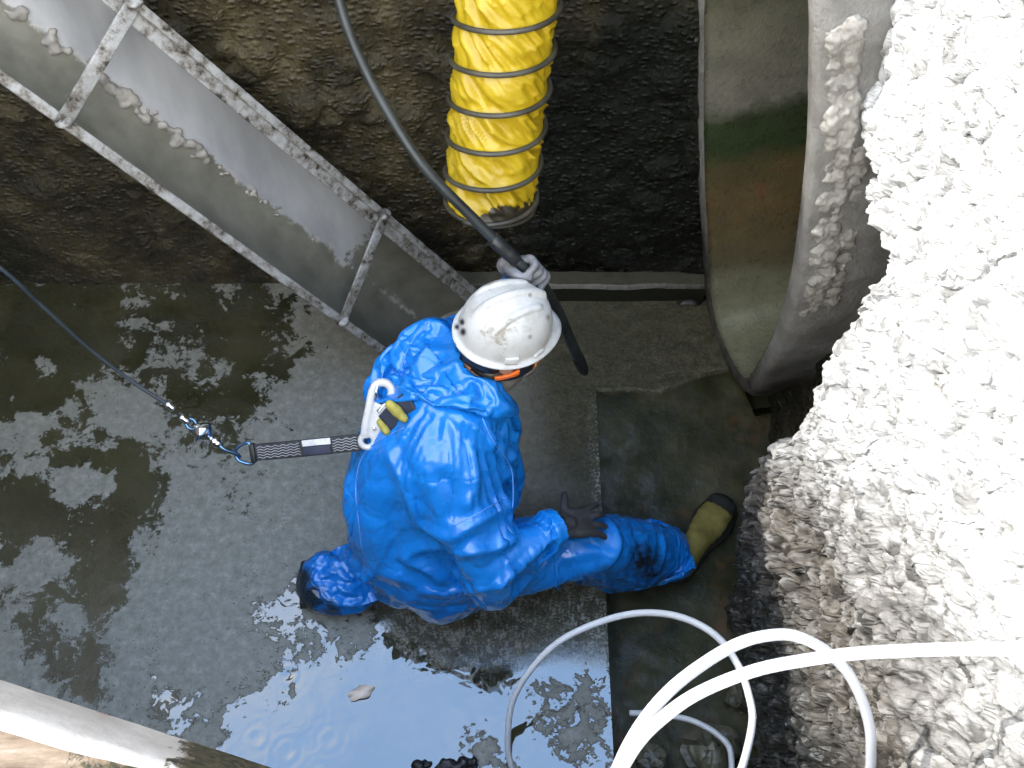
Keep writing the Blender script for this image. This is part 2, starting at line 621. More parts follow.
def remesh(V, Fc, voxel=.012, smooth=6, factor=.5):
    me = bpy.data.meshes.new('tmp')
    me.from_pydata([tuple(v) for v in V], [], [tuple(f) for f in Fc])
    o = bpy.data.objects.new('tmp', me)
    COL.objects.link(o)
    m = o.modifiers.new('r', 'REMESH')
    m.mode = 'VOXEL'
    m.voxel_size = voxel
    if smooth:
        s = o.modifiers.new('s', 'SMOOTH')
        s.iterations = smooth
        s.factor = factor
    dg = bpy.context.evaluated_depsgraph_get()
    r = bpy.data.meshes.new_from_object(o.evaluated_get(dg), depsgraph=dg)
    bpy.data.objects.remove(o)
    bpy.data.meshes.remove(me)
    co = np.empty(len(r.vertices) * 3)
    r.vertices.foreach_get('co', co)
    Fq = [tuple(p.vertices) for p in r.polygons]
    no = np.empty(len(r.vertices) * 3)
    r.vertices.foreach_get('normal', no)
    bpy.data.meshes.remove(r)
    return co.reshape(-1, 3), Fq, no.reshape(-1, 3)


def islands(V, Fc, least=40):
    par = list(range(len(V)))

    def find(i):
        while par[i] != i:
            par[i] = par[par[i]]
            i = par[i]
        return i
    for f in Fc:
        a = find(f[0])
        for i in f[1:]:
            par[find(i)] = a
    grp = {}
    for f in Fc:
        grp.setdefault(find(f[0]), []).append(f)
    out = []
    for fs in grp.values():
        ids = sorted({i for f in fs for i in f})
        if len(ids) >= least:
            mp = {k: n for n, k in enumerate(ids)}
            out.append((np.asarray(V)[ids], [tuple(mp[i] for i in f) for f in fs]))
    return out


def ball(c, r, n=12, ax=None):
    """uv ellipsoid; r number or 3 radii; ax optional 3x3 basis columns"""
    c = Vector(c)
    r = (r, r, r) if isinstance(r, (int, float)) else r
    V, m = [], n
    for i in range(1, m):
        t = math.pi * i / m
        for k in range(2 * m):
            a = math.pi * k / m
            p = Vector((r[0] * math.sin(t) * math.cos(a), r[1] * math.sin(t) * math.sin(a), r[2] * math.cos(t)))
            V.append(c + (ax @ p if ax is not None else p))
    Fc = grid_faces(m - 1, 2 * m, True)
    Fc = [f[::-1] for f in Fc]
    Fc.append(tuple(range(2 * m)))
    Fc.append(tuple((m - 2) * 2 * m + k for k in range(2 * m))[::-1])
    return V, Fc


def limb(pts, rad, n=14, sub=6, sq=None):
    """closed tapered tube with rounded ends through pts"""
    P = catmull(pts, sub)
    R = [float(x) for x in np.interp(np.linspace(0, 1, len(P)), np.linspace(0, 1, len(rad)), rad)]
    V, Fc = sweep(P, circ(n), R)
    a = ball(P[0], R[0], 8)
    b = ball(P[-1], R[-1], 8)
    return join((V, Fc), a, b)
# ================================================================== SETTING
WALL_Y = Y(600, 290, 1).y  # placeholder
WALL_Y = Z(512, 290, 0).y           # far wall plane
NEAR_Y = .20
LEFT_X = -2.35
TOP = 3.45
WX = .75                            # broken right wall plane
TR_X = Z(606, 600, 0).x             # edge of the trench
TR_Z = -.13
TR_Y = Z(612, 392, 0).y
RX = 1.0


def poly_sd(px, py, poly):
    """signed distance to polygon in pixels, >0 inside"""
    px = np.asarray(px); py = np.asarray(py)
    d = np.full(px.shape, 1e9)
    ins = np.zeros(px.shape, bool)
    n = len(poly)
    for i in range(n):
        x0, y0 = poly[i]; x1, y1 = poly[(i + 1) % n]
        ex, ey = x1 - x0, y1 - y0
        t = np.clip(((px - x0) * ex + (py - y0) * ey) / (ex * ex + ey * ey), 0, 1)
        d = np.minimum(d, np.hypot(px - x0 - t * ex, py - y0 - t * ey))
        if y0 != y1:
            c = ((y0 > py) != (y1 > py)) & (px < (x1 - x0) * (py - y0) / (y1 - y0) + x0)
            ins ^= c
    return np.where(ins, d, -d)


# ---- floor: shallow dirty water over the slab, one dense sheet carrying where scum lies
def build_floor():
    st = .0125
    xs = np.arange(LEFT_X - .05, TR_X + 1e-6, st)
    xs = np.append(xs[xs < TR_X - .004], TR_X)
    ys = np.arange(NEAR_Y - .4, WALL_Y + .1, st)
    gx, gy = np.meshgrid(xs, ys)
    V = np.stack([gx.ravel(), gy.ravel(), np.zeros(gx.size)], 1)
    px, py, _ = proj(V)
    clear = [
        [(-200, 280), (262, 288), (300, 300), (285, 330), (300, 345), (270, 385), (268, 425), (205, 458), (170, 470), (150, 520), (100, 560), (70, 540), (0, 585), (-200, 600)],
        [(85, 545), (118, 535), (122, 600), (108, 640), (100, 690), (78, 690), (70, 660), (84, 620), (76, 590)],
        [(28, 600), (48, 590), (60, 640), (80, 650), (84, 690), (60, 695), (32, 650)],
        [(215, 735), (205, 700), (270, 690), (285, 640), (262, 615), (296, 585), (330, 612), (390, 595), (430, 620), (500, 640), (560, 612), (620, 615), (620, 830), (180, 830), (195, 760)],
        [(170, 690), (200, 700), (180, 730), (160, 715)],
        [(220, 465), (235, 460), (236, 490), (222, 495)],
    ]
    isl = [[(305, 612), (372, 600), (362, 640), (345, 655), (320, 650)],
           [(55, 390), (110, 370), (160, 385), (150, 430), (85, 470), (60, 440)],
           [(130, 335), (210, 345), (190, 375), (150, 395)],
           [(0, 430), (40, 440), (30, 470), (0, 480)],
           [(60, 480), (110, 470), (120, 520), (70, 520)],
           [(545, 690), (590, 680), (600, 740), (560, 760)],
           [(475, 745), (500, 745), (500, 770), (475, 770)],
           [(225, 440), (262, 432), (255, 470), (225, 480)]]
    sd = np.full(len(V), -999.)
    for k, p in enumerate(clear):
        sd = np.maximum(sd, poly_sd(px, py, p))
    for p in isl:
        sd = np.minimum(sd, np.maximum(-poly_sd(px, py, p), -14))
    scum = np.clip(.5 - sd / 80, 0.0, 1.0)
    # streaky scum drifting through the olive water at the far left
    st1 = fbm(np.stack([V[:, 0] * 2.2 - V[:, 1] * 1.2, V[:, 1] * 4.2 + V[:, 0] * 1.4, V[:, 0] * 0], 1) * 1.5, 4, 11)
    far = sstep(300, 120, px) * sstep(640, 560, py)
    scum = np.clip(scum + far * np.clip(st1 * 1.2 - .02, -.2, .40), 0, 1)
    mud = np.clip(.5 + poly_sd(px, py, [(352, 585), (600, 470), (640, 470), (640, 660), (560, 650), (500, 655), (440, 640), (385, 608)]) / 40, 0, 1)
    mud2 = np.clip(.5 + poly_sd(px, py, [(480, 280), (720, 280), (720, 420), (640, 480), (640, 600), (545, 470), (520, 330)]) / 50, 0, 1)
    mud = np.maximum(mud, mud2)
    foam = np.clip(sstep(584, 606, px) * sstep(385, 430, py) * sstep(600, 560, py) + .7 * sstep(60, 0, np.hypot(px - 600, py - 620)) + .5 * sstep(90, 20, np.hypot((px - 480) * .6, py - 612)), 0, 1)
    z = .0012 * fbm(V * np.array([9, 9, 1]), 3, 3)
    # rings left by drops
    for cx, cy, s in ((288, 675, 1), (250, 672, .8), (287, 752, .9), (208, 750, .7), (257, 738, .6), (330, 740, .5), (420, 655, .6)):
        c = Z(cx, cy, 0)
        r = np.hypot(V[:, 0] - c.x, V[:, 1] - c.y)
        z = z + .0045 * s * np.cos(r * 2 * math.pi / .028) * np.exp(-(r / .045) ** 2)
    V[:, 2] = z
    Fc = grid_faces(len(ys), len(xs))
    o = mesh('floor', V, Fc, M['scum'], attrs={'scum': scum, 'mud': mud, 'foam': foam})
    struct(o)
    # the part of the slab that goes on to the right beyond the trench
    xs = np.arange(TR_X, RX + .1, st)
    cut = TR_Y + .035 * fbm(np.stack([xs * 5, xs * 0, xs * 0], 1), 3, 6) + .10 * sstep(TR_X + .1, RX, xs)
    cut[0] = TR_Y
    ts = np.linspace(0, 1, 70)
    V = np.array([(x, c + (WALL_Y + .1 - c) * t, -.03 * max(0, 1 - t * 40)) for t in ts for x, c in zip(xs, cut)])
    V[:, 2] += .0012 * fbm(V * np.array([9, 9, 1]), 3, 3)
    global FLOOR2
    FLOOR2 = (V, grid_faces(len(ts), len(xs)))
    0 and struct(mesh('floor', V, grid_faces(len(ts), len(xs)), M['scum'], attrs={'scum': np.full(len(V), .4), 'mud': np.full(len(V), 1.0)}))


build_floor()

# slab under the water and the step down into the trench
V, Fc = box_vf(((LEFT_X + TR_X) / 2, (NEAR_Y + WALL_Y) / 2, -.17), ((TR_X - LEFT_X) / 2, 0, 0), (0, (WALL_Y - NEAR_Y) / 2 + .3, 0), (0, 0, .165))
struct(mesh('floor_slab', V, Fc, M['concrete'], smooth=False))
# trench bottom
xs = np.linspace(TR_X - .02, 1.6, 60)
ys = np.linspace(NEAR_Y - .4, WALL_Y + .1, 120)
gx, gy = np.meshgrid(xs, ys)
V = np.stack([gx.ravel(), gy.ravel(), 0 * gx.ravel()], 1)
V[:, 2] = TR_Z + .115 * sstep(TR_Y - .55, TR_Y + .02, V[:, 1] - .06 * sstep(TR_X, RX, V[:, 0])) + .012 * fbm(V * 6, 4, 5)
struct(mesh('floor_trench', V, grid_faces(120, 60), M['trench']))


# ---- far wall: rough slimy concrete
def build_far_wall():
    xs = np.linspace(LEFT_X - .1, 1.9, 420)
    zs = np.linspace(-.2, TOP, 300)
    gx, gz = np.meshgrid(xs, zs)
    P = np.stack([gx.ravel(), np.zeros(gx.size), gz.ravel()], 1)
    d = .045 * fbm(P * np.array([1.7, 1, 2.2]), 4, 21) + .018 * np.abs(fbm(P * np.array([6, 1, 7]), 4, 31)) + .006 * fbm(P * 24, 2, 41)
    f1, f2, rid, tl = cells(P * 9, 77)
    d += .02 * (rid > .82) * sstep(.02, .25, f2 - f1)
    low = sstep(.10, .0, P[:, 2])
    d = d * (1 - .8 * low)
    # a tie of level ledges as in poured lifts
    d += .03 * sstep(.92, .95, P[:, 2] + .03 * fbm(P * 3, 2, 9)) * sstep(-.2, -.6, P[:, 0])
    V = P.copy()
    V[:, 1] = WALL_Y + .03 - d
    damp_shade = sstep(-.25, .15, P[:, 0]) * sstep(1.6, 1.0, P[:, 2]) + sstep(.22, .3, P[:, 0]) * .5 + sstep(-1.75, -1.95, P[:, 0]) * .6  # last term paints a shadow at the left end; the rest is wetness
    global BACK
    BACK = (V, grid_faces(300, 420), np.clip(damp_shade, 0, 1))
    # low kerb along the foot of the wall
    prof = [(0, -.1), (.075, -.1), (.075, .085), (.06, .098), (0, .10)]
    x0, x1 = -.42, .765
    n = 60
    V, Fc = [], []
    for i in range(n):
        x = x0 + (x1 - x0) * i / (n - 1)
        for a, b in prof:
            w = .006 * float(fbm(np.array([[x * 7, a * 30, b * 20]]), 3, 4)[0])
            V.append((x, WALL_Y + .02 - a + w, b + w))
    o = mesh('trim_1', V, grid_faces(n, 5), M['kerb'], smooth=False)
    struct(o)


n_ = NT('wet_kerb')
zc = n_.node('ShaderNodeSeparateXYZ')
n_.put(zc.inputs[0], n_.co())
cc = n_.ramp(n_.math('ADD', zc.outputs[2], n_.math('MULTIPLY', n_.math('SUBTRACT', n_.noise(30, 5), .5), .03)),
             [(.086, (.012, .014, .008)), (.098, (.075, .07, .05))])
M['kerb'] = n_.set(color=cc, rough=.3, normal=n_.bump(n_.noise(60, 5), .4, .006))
build_far_wall()


# ---- other walls of the pit (outside the frame, they shade it)
def slab_wall(name, c, hx, hy, hz, mat):
    V, Fc = box_vf(c, (hx, 0, 0), (0, hy, 0), (0, 0, hz))
    return struct(mesh(name, V, Fc, mat, smooth=False))


slab_wall('wall_left', (LEFT_X - .2, 1.0, 1.65), .2, 1.9, 1.85, M['concrete'])
slab_wall('sun_block_mass', (.0, 3.6, 1.6), 3.2, .6, 1.75, M['concrete'])  # unseen mass added behind the far wall to block the sun
slab_wall('wall_front', (-.6, NEAR_Y - .53, .72), 1.8, .45, .92, M['concrete'])


# ---- right wall: broken concrete, exposed aggregate
def build_rubble():
    out = [(758, 800), (748, 740), (733, 680), (722, 610), (728, 560), (744, 490), (762, 462), (786, 428), (806, 396), (826, 356), (846, 318),
           (868, 290), (884, 276), (876, 240), (866, 210), (860, 180), (858, 140), (846, 100), (838, 60), (830, 20), (824, -10), (818, -90)]
    op = np.array(out, float)
    rows = np.linspace(800, -90, 560)
    left = np.interp(-rows, -op[:, 1], op[:, 0])
    left = left + 5 * vnoise(np.stack([rows / 16, rows * 0, rows * 0], 1), 3) + 4 * vnoise(np.stack([rows / 6, rows * 0, rows * 0], 1), 4)
    nc = 236
    ext = 46                                      # the face carries on upwards past the frame
    V = []
    back = 26
    for i, py in enumerate(rows):
        pxs = np.concatenate([np.full(back, left[i]), left[i] + (1130 - left[i]) * np.linspace(0, 1, nc - back - ext) ** 1.15, 1130 + 1500 * np.linspace(0, 1, ext + 1)[1:] ** 1.3])
        for px in pxs:
            V.append(X(px, py, WX))
    V = np.array([tuple(v) for v in V])
    nr = len(rows)
    j = np.tile(np.arange(nc), nr)
    edge_in = np.clip((j - back) / 14.0, 0, 1)
    # where the face is not cut away it leans a little and swells
    V0 = V.copy()
    Q = V * np.array([1, 1, 1])
    bed = np.array([0, .45, -.89])               # the chips lie along the slope of the break
    Qs = Q - .48 * (Q @ bed)[:, None] * bed
    Qs = Qs + .012 * np.stack([fbm(Q * 12, 2, 81), fbm(Q * 12, 2, 82), fbm(Q * 12, 2, 83)], 1)
    f1, f2, rid, tl = cells(Qs * 17, 5)
    g1, g2, rid2, tl2 = cells(Qs * 36, 15)
    h1, h2, rid3, tl3 = cells(Qs * 80, 25)
    big = .05 * fbm(Q * 1.8, 3, 51) + .02 * fbm(Q * 6, 3, 52)
    dry0 = sstep(.3, 1.5, V[:, 2])
    amp = 1.0 - .45 * dry0
    def dome(f):
        return np.sqrt(np.clip(1 - (f / .62) ** 2, 0, 1))
    d = big - (.010 * sstep(.10, .0, f2 - f1) + .006 * sstep(.10, 0, g2 - g1)) * (1 - .85 * sstep(.5, 1.3, V[:, 2])) + amp * (.017 * dome(f1) * (.3 + 1.4 * rid) + .030 * tl) \
        + amp * (.011 * dome(g1) * (.2 + 1.2 * rid2) + .018 * tl2) + .004 * dome(h1) * rid3 + .005 * tl3
    lift = .055 * (1 - edge_in) ** 2
    V[:, 0] = V0[:, 0] - d + lift
    # returned edge going back into the hole
    bk = np.clip((back - j) / back, 0, 1)
    V[:, 0] += bk * .30
    V[:, 1] += bk * .02 * fbm(V * 9, 3, 61) + (bk > 0) * .02 * tl
    V[:, 2] += bk * .04 * fbm(V * 9, 3, 62)
    V[:, 1] += amp * .016 * (rid - .5) + .006 * (rid2 - .5)
    V[:, 2] += amp * .016 * (rid2 - .5)
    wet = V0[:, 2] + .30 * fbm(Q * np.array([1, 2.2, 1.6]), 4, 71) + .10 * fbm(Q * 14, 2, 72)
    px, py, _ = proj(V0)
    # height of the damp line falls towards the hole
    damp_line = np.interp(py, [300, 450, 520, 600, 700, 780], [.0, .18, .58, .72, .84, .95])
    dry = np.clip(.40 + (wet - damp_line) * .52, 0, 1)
    crev = np.clip(sstep(.12, .0, f2 - f1) * .6 + sstep(.14, 0, g2 - g1) * .5 + .9 * (rid2 < .06) + .8 * (rid3 < .05), 0, 1)  # shade in the gaps painted into the colour, plus some dark chips
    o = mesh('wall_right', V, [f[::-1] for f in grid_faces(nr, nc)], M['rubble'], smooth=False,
             attrs={'dry': dry, 'stone': rid2 * .6 + rid3 * .4, 'crevice_shade': crev})
    struct(o)


build_rubble()
slab_wall('wall_mass', (1.42, .92, 2.56), .54, 1.32, .82, M['concrete'])
slab_wall('wall_mass', (1.42, .30, .82), .52, .62, .92, M['concrete'])
# original wall face behind the broken edge
RX = 1.0
ys = np.linspace(NEAR_Y - .3, WALL_Y + .1, 110)
zs = np.linspace(-.2, 2.4, 110)
gy, gz = np.meshgrid(ys, zs)
P = np.stack([0 * gy.ravel(), gy.ravel(), gz.ravel()], 1)
V = P.copy()
V[:, 0] = RX - .05 * fbm(P * 3, 4, 7) - .02 * fbm(P * 14, 3, 8)
RECESS = (V.copy(), [f[::-1] for f in grid_faces(110, 110)])
0 and mesh('wall_recess', V, [f[::-1] for f in grid_faces(110, 110)], M['slimy'], attrs={'damp_shade': np.full(len(V), .25)})


# ================================================================== PIPE
def build_pipe():
    Lp = [(744, 378), (727, 352), (716, 325), (711, 295), (708, 250), (705, 200), (703.5, 150), (703, 100), (703.5, 50), (704, 0)]
    Rp = [(758, 362), (772, 335), (784, 300), (793, 260), (800, 215), (805, 165), (808, 110), (809, 55), (809, 0)]
    # mouth plane through three points
    a = Y(704, 100, WALL_Y - .015)
    b = Z(744, 378, PIPE_Z)
    c = D(808, 60, PIPE_D)
    nrm = (b - a).cross(c - a).normalized()
    if nrm.x > 0:
        nrm = -nrm

    def on(px, py):
        r = ray(px, py)
        return CAM + r * ((a - CAM).dot(nrm) / r.dot(nrm))
    L = [on(*p) for p in Lp]
    R = [on(*p) for p in Rp]
    # close the oval above the frame
    tl, tr = L[-1], R[-1]
    dl = (L[-1] - L[-3]).normalized(); dr = (R[-1] - R[-3]).normalized()
    w = (tr - tl)
    topc = (tl + tr) / 2 + (dl + dr).normalized() * w.length * .62
    t1 = tl + dl * w.length * .35 + w * .08
    t2 = tr + dr * w.length * .35 - w * .08
    ring = catmull(L + [t1, topc, t2] + R[::-1], 6, closed=True)
    print('low points', [round(p.z, 3) for p in L], [round(p.z, 3) for p in R])
    print('pipe normal', nrm, 'width', w.length, 'height', (topc - L[0]).length, 'top', topc)
    n = len(ring)
    cen = sum(ring, Vector()) / n
    ax = -nrm
    th = .065
    T = [(ring[(i + 1) % n] - ring[i - 1]).normalized() for i in range(n)]
    outd = [t.cross(nrm).normalized() for t in T]
    if outd[0].dot(ring[0] - cen) < 0:
        outd = [-v for v in outd]
    root = thing('concrete_pipe', 'big grey concrete pipe mouth opening through the broken right wall, green and rust stained inside', 'pipe', L[0])
    zmin, zmax = min(p.z for p in ring), max(p.z for p in ring)
    # lining
    V, hts, m = [], [], 26
    for k in range(m):
        s = .002 + .75 * (k / (m - 1)) ** 1.4
        for i, p in enumerate(ring):
            q = p + ax * s + outd[i] * (.010 if k else 0)
            V.append(q)
            hts.append((p.z - zmin) / (1.65) + s * .10)
    Fc = grid_faces(m, n, True)
    Fc.append(tuple((m - 1) * n + i for i in range(n)))
    mesh('pipe_lining', V, Fc, M['pipe_in'], root, attrs={'height': hts})
    # shell with rounded lip
    prof = [(.002, .004), (.012, -.006), (.05, -.008), (th, .004), (th + .004, .03)]
    prof += [(th + .004, .06 + .55 * k / 14) for k in range(15)]
    V, low = [], []
    for (o_, s) in prof:
        for i, p in enumerate(ring):
            q = p + outd[i] * o_ + ax * s
            V.append(q)
    Vn = np.array([tuple(v) for v in V])
    disp = .012 * fbm(Vn * 22, 4, 3) + .020 * fbm(Vn * 7, 3, 4)
    wgt = np.repeat([0.1, .3, .6, .8, 1] + [1.2] * 15, n)
    od = np.array([tuple(v) for v in outd] * len(prof))
    Vn = Vn + od * (disp * wgt)[:, None]
    lowa = sstep(.62, .25, (Vn[:, 2] - zmin) + .12 * fbm(Vn * 6, 3, 9))
    mesh('pipe_shell', Vn, grid_faces(len(prof), n, True), M['pipe'], root, attrs={'low': lowa})
    # mortar packed behind the lip where it meets the back wall
    sel = range(2, 9 * 6 + 8)
    V, dmp = [], []
    cprof = ((.045, .02), (.07, .012), (.12, .02), (.19, .035), (.20, .12))
    for i in sel:
        for o_, s in cprof:
            V.append(ring[i] + outd[i] * o_ + ax * s)
    V = np.array([tuple(v) for v in V])
    V = V + .010 * np.stack([fbm(V * 12, 3, 14), fbm(V * 12, 3, 15), fbm(V * 12, 3, 16)], 1)
    mesh('mortar_collar', V, grid_faces(len(sel), len(cprof)), M['slimy'], root, attrs={'damp_shade': np.full(len(V), .9)})
    # crust of mud lying along the top of the shell
    side = [(845, 30), (848, 80), (846, 115), (842, 150), (846, 175), (838, 205), (833, 240), (832, 262), (822, 290), (822, 318)]
    qx, qy, qd = proj(Vn)
    parts = []
    rr = random.Random(3)
    for k in range(230):
        t = rr.random() * (len(side) - 1)
        i0 = int(t)
        px = side[i0][0] + (side[min(i0 + 1, 9)][0] - side[i0][0]) * (t - i0) + rr.gauss(0, 6)
        py = side[i0][1] + (side[min(i0 + 1, 9)][1] - side[i0][1]) * (t - i0)
        dd = (qx - px) ** 2 + (qy - py) ** 2
        near = np.where(dd < 80)[0]
        if len(near):
            j = near[int(np.argmin(qd[near]))]
            s_ = rr.uniform(.012, .028)
            parts.append(ball(Vector(Vn[j]) - Vector(od[j]) * s_ * .55, (s_, s_ * rr.uniform(.7, 1.2), s_ * rr.uniform(.8, 1.6)), 8))
    if parts:
        cv, cf, cn = remesh(*join(*parts), voxel=.0045, smooth=1)
        cv = cv + cn * (.009 * fbm(cv * 42, 3, 5) + .006 * fbm(cv * 120, 2, 6))[:, None]
        for v_, f_ in islands(cv, cf):
            mesh('mud_crust', v_, f_, M['mud'], root)
    return ring, nrm


PIPE_D, PIPE_Z = 2.05, .20
RING, PN = build_pipe()


def outside_pipe(V, Fc, margin=.034):
    u = (RING[len(RING) // 3] - RING[0]).normalized()
    w = PN.cross(u)
    c = RING[0]
    R2 = np.array([((p - c).dot(u), (p - c).dot(w)) for p in RING])
    Q = V - np.array(c)
    a, b, dn = Q @ np.array(u), Q @ np.array(w), Q @ np.array(PN)
    ins = (poly_sd(a, b, [tuple(r) for r in R2]) > -margin) & (dn < .03)
    return [f for f in Fc if not all(ins[i] for i in f)]


struct(mesh('floor', FLOOR2[0], outside_pipe(*FLOOR2), M['scum'], attrs={'scum': np.full(len(FLOOR2[0]), .4), 'mud': np.full(len(FLOOR2[0]), 1.0)}))
struct(mesh('wall_back', BACK[0], outside_pipe(BACK[0], BACK[1], .018), M['slimy'], attrs={'damp_shade': BACK[2]}))
struct(mesh('wall_recess', RECESS[0], outside_pipe(*RECESS), M['slimy'], attrs={'damp_shade': np.full(len(RECESS[0]), .25)}))


# ================================================================== TROUGH (chute leaning in from the left)
def build_trough():
    lo = D(360, 268, 3.42)
    up = D(95, 60, 2.62)
    ax = (up - lo).normalized()
    # width direction from the two rails on screen
    def rail(p1, p2, dlo, dup):
        return D(*p1, dlo), D(*p2, dup)
    A0, A1 = D(339, 319, 3.44), D(61, 120, 2.66)      # lower left rail
    B0, B1 = D(381, 213, 3.40), D(131, 1, 2.58)       # upper right rail
    def ext(p, q, t):
        return p + (q - p) * t
    t0, t1 = -.60, 1.62
    N = 60
    root = thing('metal_chute', 'grey galvanised U-shaped metal chute with rail edges slanting down the dark wall from upper left', 'chute', (A0 + B0) / 2)
    wv = (B0 - A0)
    nn = (A1 - A0).cross(wv).normalized()
    if nn.dot(CAM - A0) < 0:
        nn = -nn                                # towards the open side
    # pan
    prof = []
    m = 44
    for k in range(m + 1):
        u = k / m
        # flat-bottomed U: steep left side, round right side
        dep = .155 * (1 - abs(2 * u - 1) ** 2.6)
        prof.append((u, dep))
    V, U, LW = [], [], []
    for i in range(N):
        t = t0 + (t1 - t0) * i / (N - 1)
        a, b = ext(A0, A1, t), ext(B0, B1, t)
        for u, dep in prof:
            V.append(a + (b - a) * u - nn * dep)
            U.append(u)
            LW.append(max(0, min(1, .5 - t * 1.8)) if u > .2 else 0)
    F1 = grid_faces(N, m + 1)
    n0 = len(V)
    V2 = [v - nn * .004 for v in V]
    F2 = [tuple(i + n0 for i in f[::-1]) for f in F1]
    mesh('pan', V + V2, F1 + F2, M['pan'], root, attrs={'u': U + U, 'low': LW + LW})
    # rails: angle iron edges
    for (p, q, w) in ((A0, A1, .030), (B0, B1, .026)):
        path = [ext(p, q, t0 + (t1 - t0) * i / 40) for i in range(41)]
        for v in path:
            v += nn * .006
        vf = sweep(path, rrect(w, w, .004), 1.0, up=nn)
        mesh('side_rail', *vf, M['rail'], root)
    # lip of the pan on the right rail
    path = [ext(B0, B1, t0 + (t1 - t0) * i / 40) - wv.normalized() * .028 + nn * .0 for i in range(41)]
    mesh('pan_lip', *sweep(path, rrect(.006, .045, .002), 1.0, up=nn), M['rail'], root)
    for t in (0.0, 1.0):
        a, b = ext(A0, A1, t), ext(B0, B1, t)
        e = (b - a).normalized()
        path = [a - e * .012 + nn * .024, (a + b) / 2 + nn * .026, b + e * .012 + nn * .024]
        cb = mesh('cross_bar', *sweep(path, rrect(.010, .042 if t else .034, .003), 1.0, up=nn), M['rail'], root)
        for pt in (a, b):
            mesh('weld', *ball(pt + nn * .022, (.024, .024, .012), 8), M['rail'], cb)
    # crust of mud where the wet side ends
    rr = random.Random(5)
    parts = []
    for k in range(110):
        t = rr.choice([rr.uniform(.62, 1.35), rr.uniform(.55, .95), rr.uniform(.1, .6)])
        u = .47 + rr.gauss(0, .03)
        dep = .155 * (1 - abs(2 * u - 1) ** 2.6)
        a, b = ext(A0, A1, t), ext(B0, B1, t)
        s = rr.uniform(.006, .016) * (1 if t > .55 else .5)
        parts.append(ball(a + (b - a) * u - nn * (dep - .002), (s * 1.3, s, s), 6))
    cv, cf, cn = remesh(*join(*parts), voxel=.005, smooth=2)
    cv = cv + cn * (.004 * fbm(cv * 60, 2, 5))[:, None]
    for v_, f_ in islands(cv, cf):
        mesh('mud_crust', v_, f_, M['mud'], root)


build_trough()


# ================================================================== DUCT
def build_duct():
    bot, top = D(490, 203, 2.80), D(507, 0, 2.42)
    axv = (top - bot)
    Ltot = axv.length
    ax = axv.normalized()
    R = .124
    top2 = bot + ax * (Ltot * 1.9)
    L2 = (top2 - bot).length
    root = thing('ventilation_duct', 'yellow flexible ventilation duct with black spiral rib hanging in front of the dark wall', 'duct', bot)
    u = RGT - ax * RGT.dot(ax)
    u.normalize()
    w = ax.cross(u)
    pitch = Ltot / 5.35
    n, m = 120, 330
    V, soot = [], []
    ph0 = 2.2
    th = np.linspace(0, 2 * math.pi, n, endpoint=False)
    for i in range(m):
        s = L2 * i / (m - 1)
        for a in th:
            # phase along the helix between wires
            q = (s / pitch - (a + ph0) / (2 * math.pi)) % 1.0
            sag = -.010 * math.sin(math.pi * q) ** .8 + .010 * math.sin(math.pi * q) ** 2
            V.append((a, s, q, sag))
    A = np.array(V)
    pn = np.stack([np.cos(A[:, 0]) * 1.2, np.sin(A[:, 0]) * 1.2, A[:, 1] * 0], 1)
    tw = A[:, 0] * 2.2 + A[:, 1] * 16       # slanting creases
    cr = np.abs(vnoise(np.stack([tw * 1.5, A[:, 1] / pitch * 1.1 + 5, np.floor(A[:, 1] / pitch - (A[:, 0] + ph0) / 6.2832)], 1), 3))
    cr2 = np.abs(vnoise(np.stack([tw * 3.1, A[:, 1] / pitch * 2.3 - A[:, 0], 0 * tw], 1), 13))
    mid = np.sin(math.pi * A[:, 2]) ** .7
    r = R + A[:, 3] + mid * (.010 - .030 * cr - .010 * cr2)
    # slight ovality and wobble
    cen = np.array([tuple(bot + ax * s) for s in A[:, 1]])
    P = cen + np.cos(A[:, 0])[:, None] * r[:, None] * np.array(u) + np.sin(A[:, 0])[:, None] * r[:, None] * np.array(w)
    so = sstep(.10, .0, A[:, 1]) * sstep(.2, .8, np.cos(A[:, 0] - math.atan2(-1, .9))) * 1.1
    so = so + .32 * sstep(.9, 1, np.cos(A[:, 0] - math.atan2(-1, .35))) * sstep(.35, .1, A[:, 1])
    me = mesh('fabric_sleeve', P, grid_faces(m, n, True), M['yellow'], root, attrs={'soot': so})
    sd = me.modifiers.new('thick', 'SOLIDIFY')
    sd.thickness = .002
    path = []
    tot = int(L2 / pitch)
    for k in range((tot + 1) * 64):
        a = 2 * math.pi * k / 64
        s = (a + ph0) / (2 * math.pi) * pitch - pitch
        if 0.0 <= s <= L2:
            path.append(bot + ax * s + (u * math.cos(a) + w * math.sin(a)) * (R + .006))
    mesh('spiral_rib', *sweep(path, circ(8, .0070)), M['wire'], root)
    mesh('end_hoop', *torus_vf(bot + ax * .003, ax, R + .002, .006, 72, 8), M['wire'], root)


build_duct()


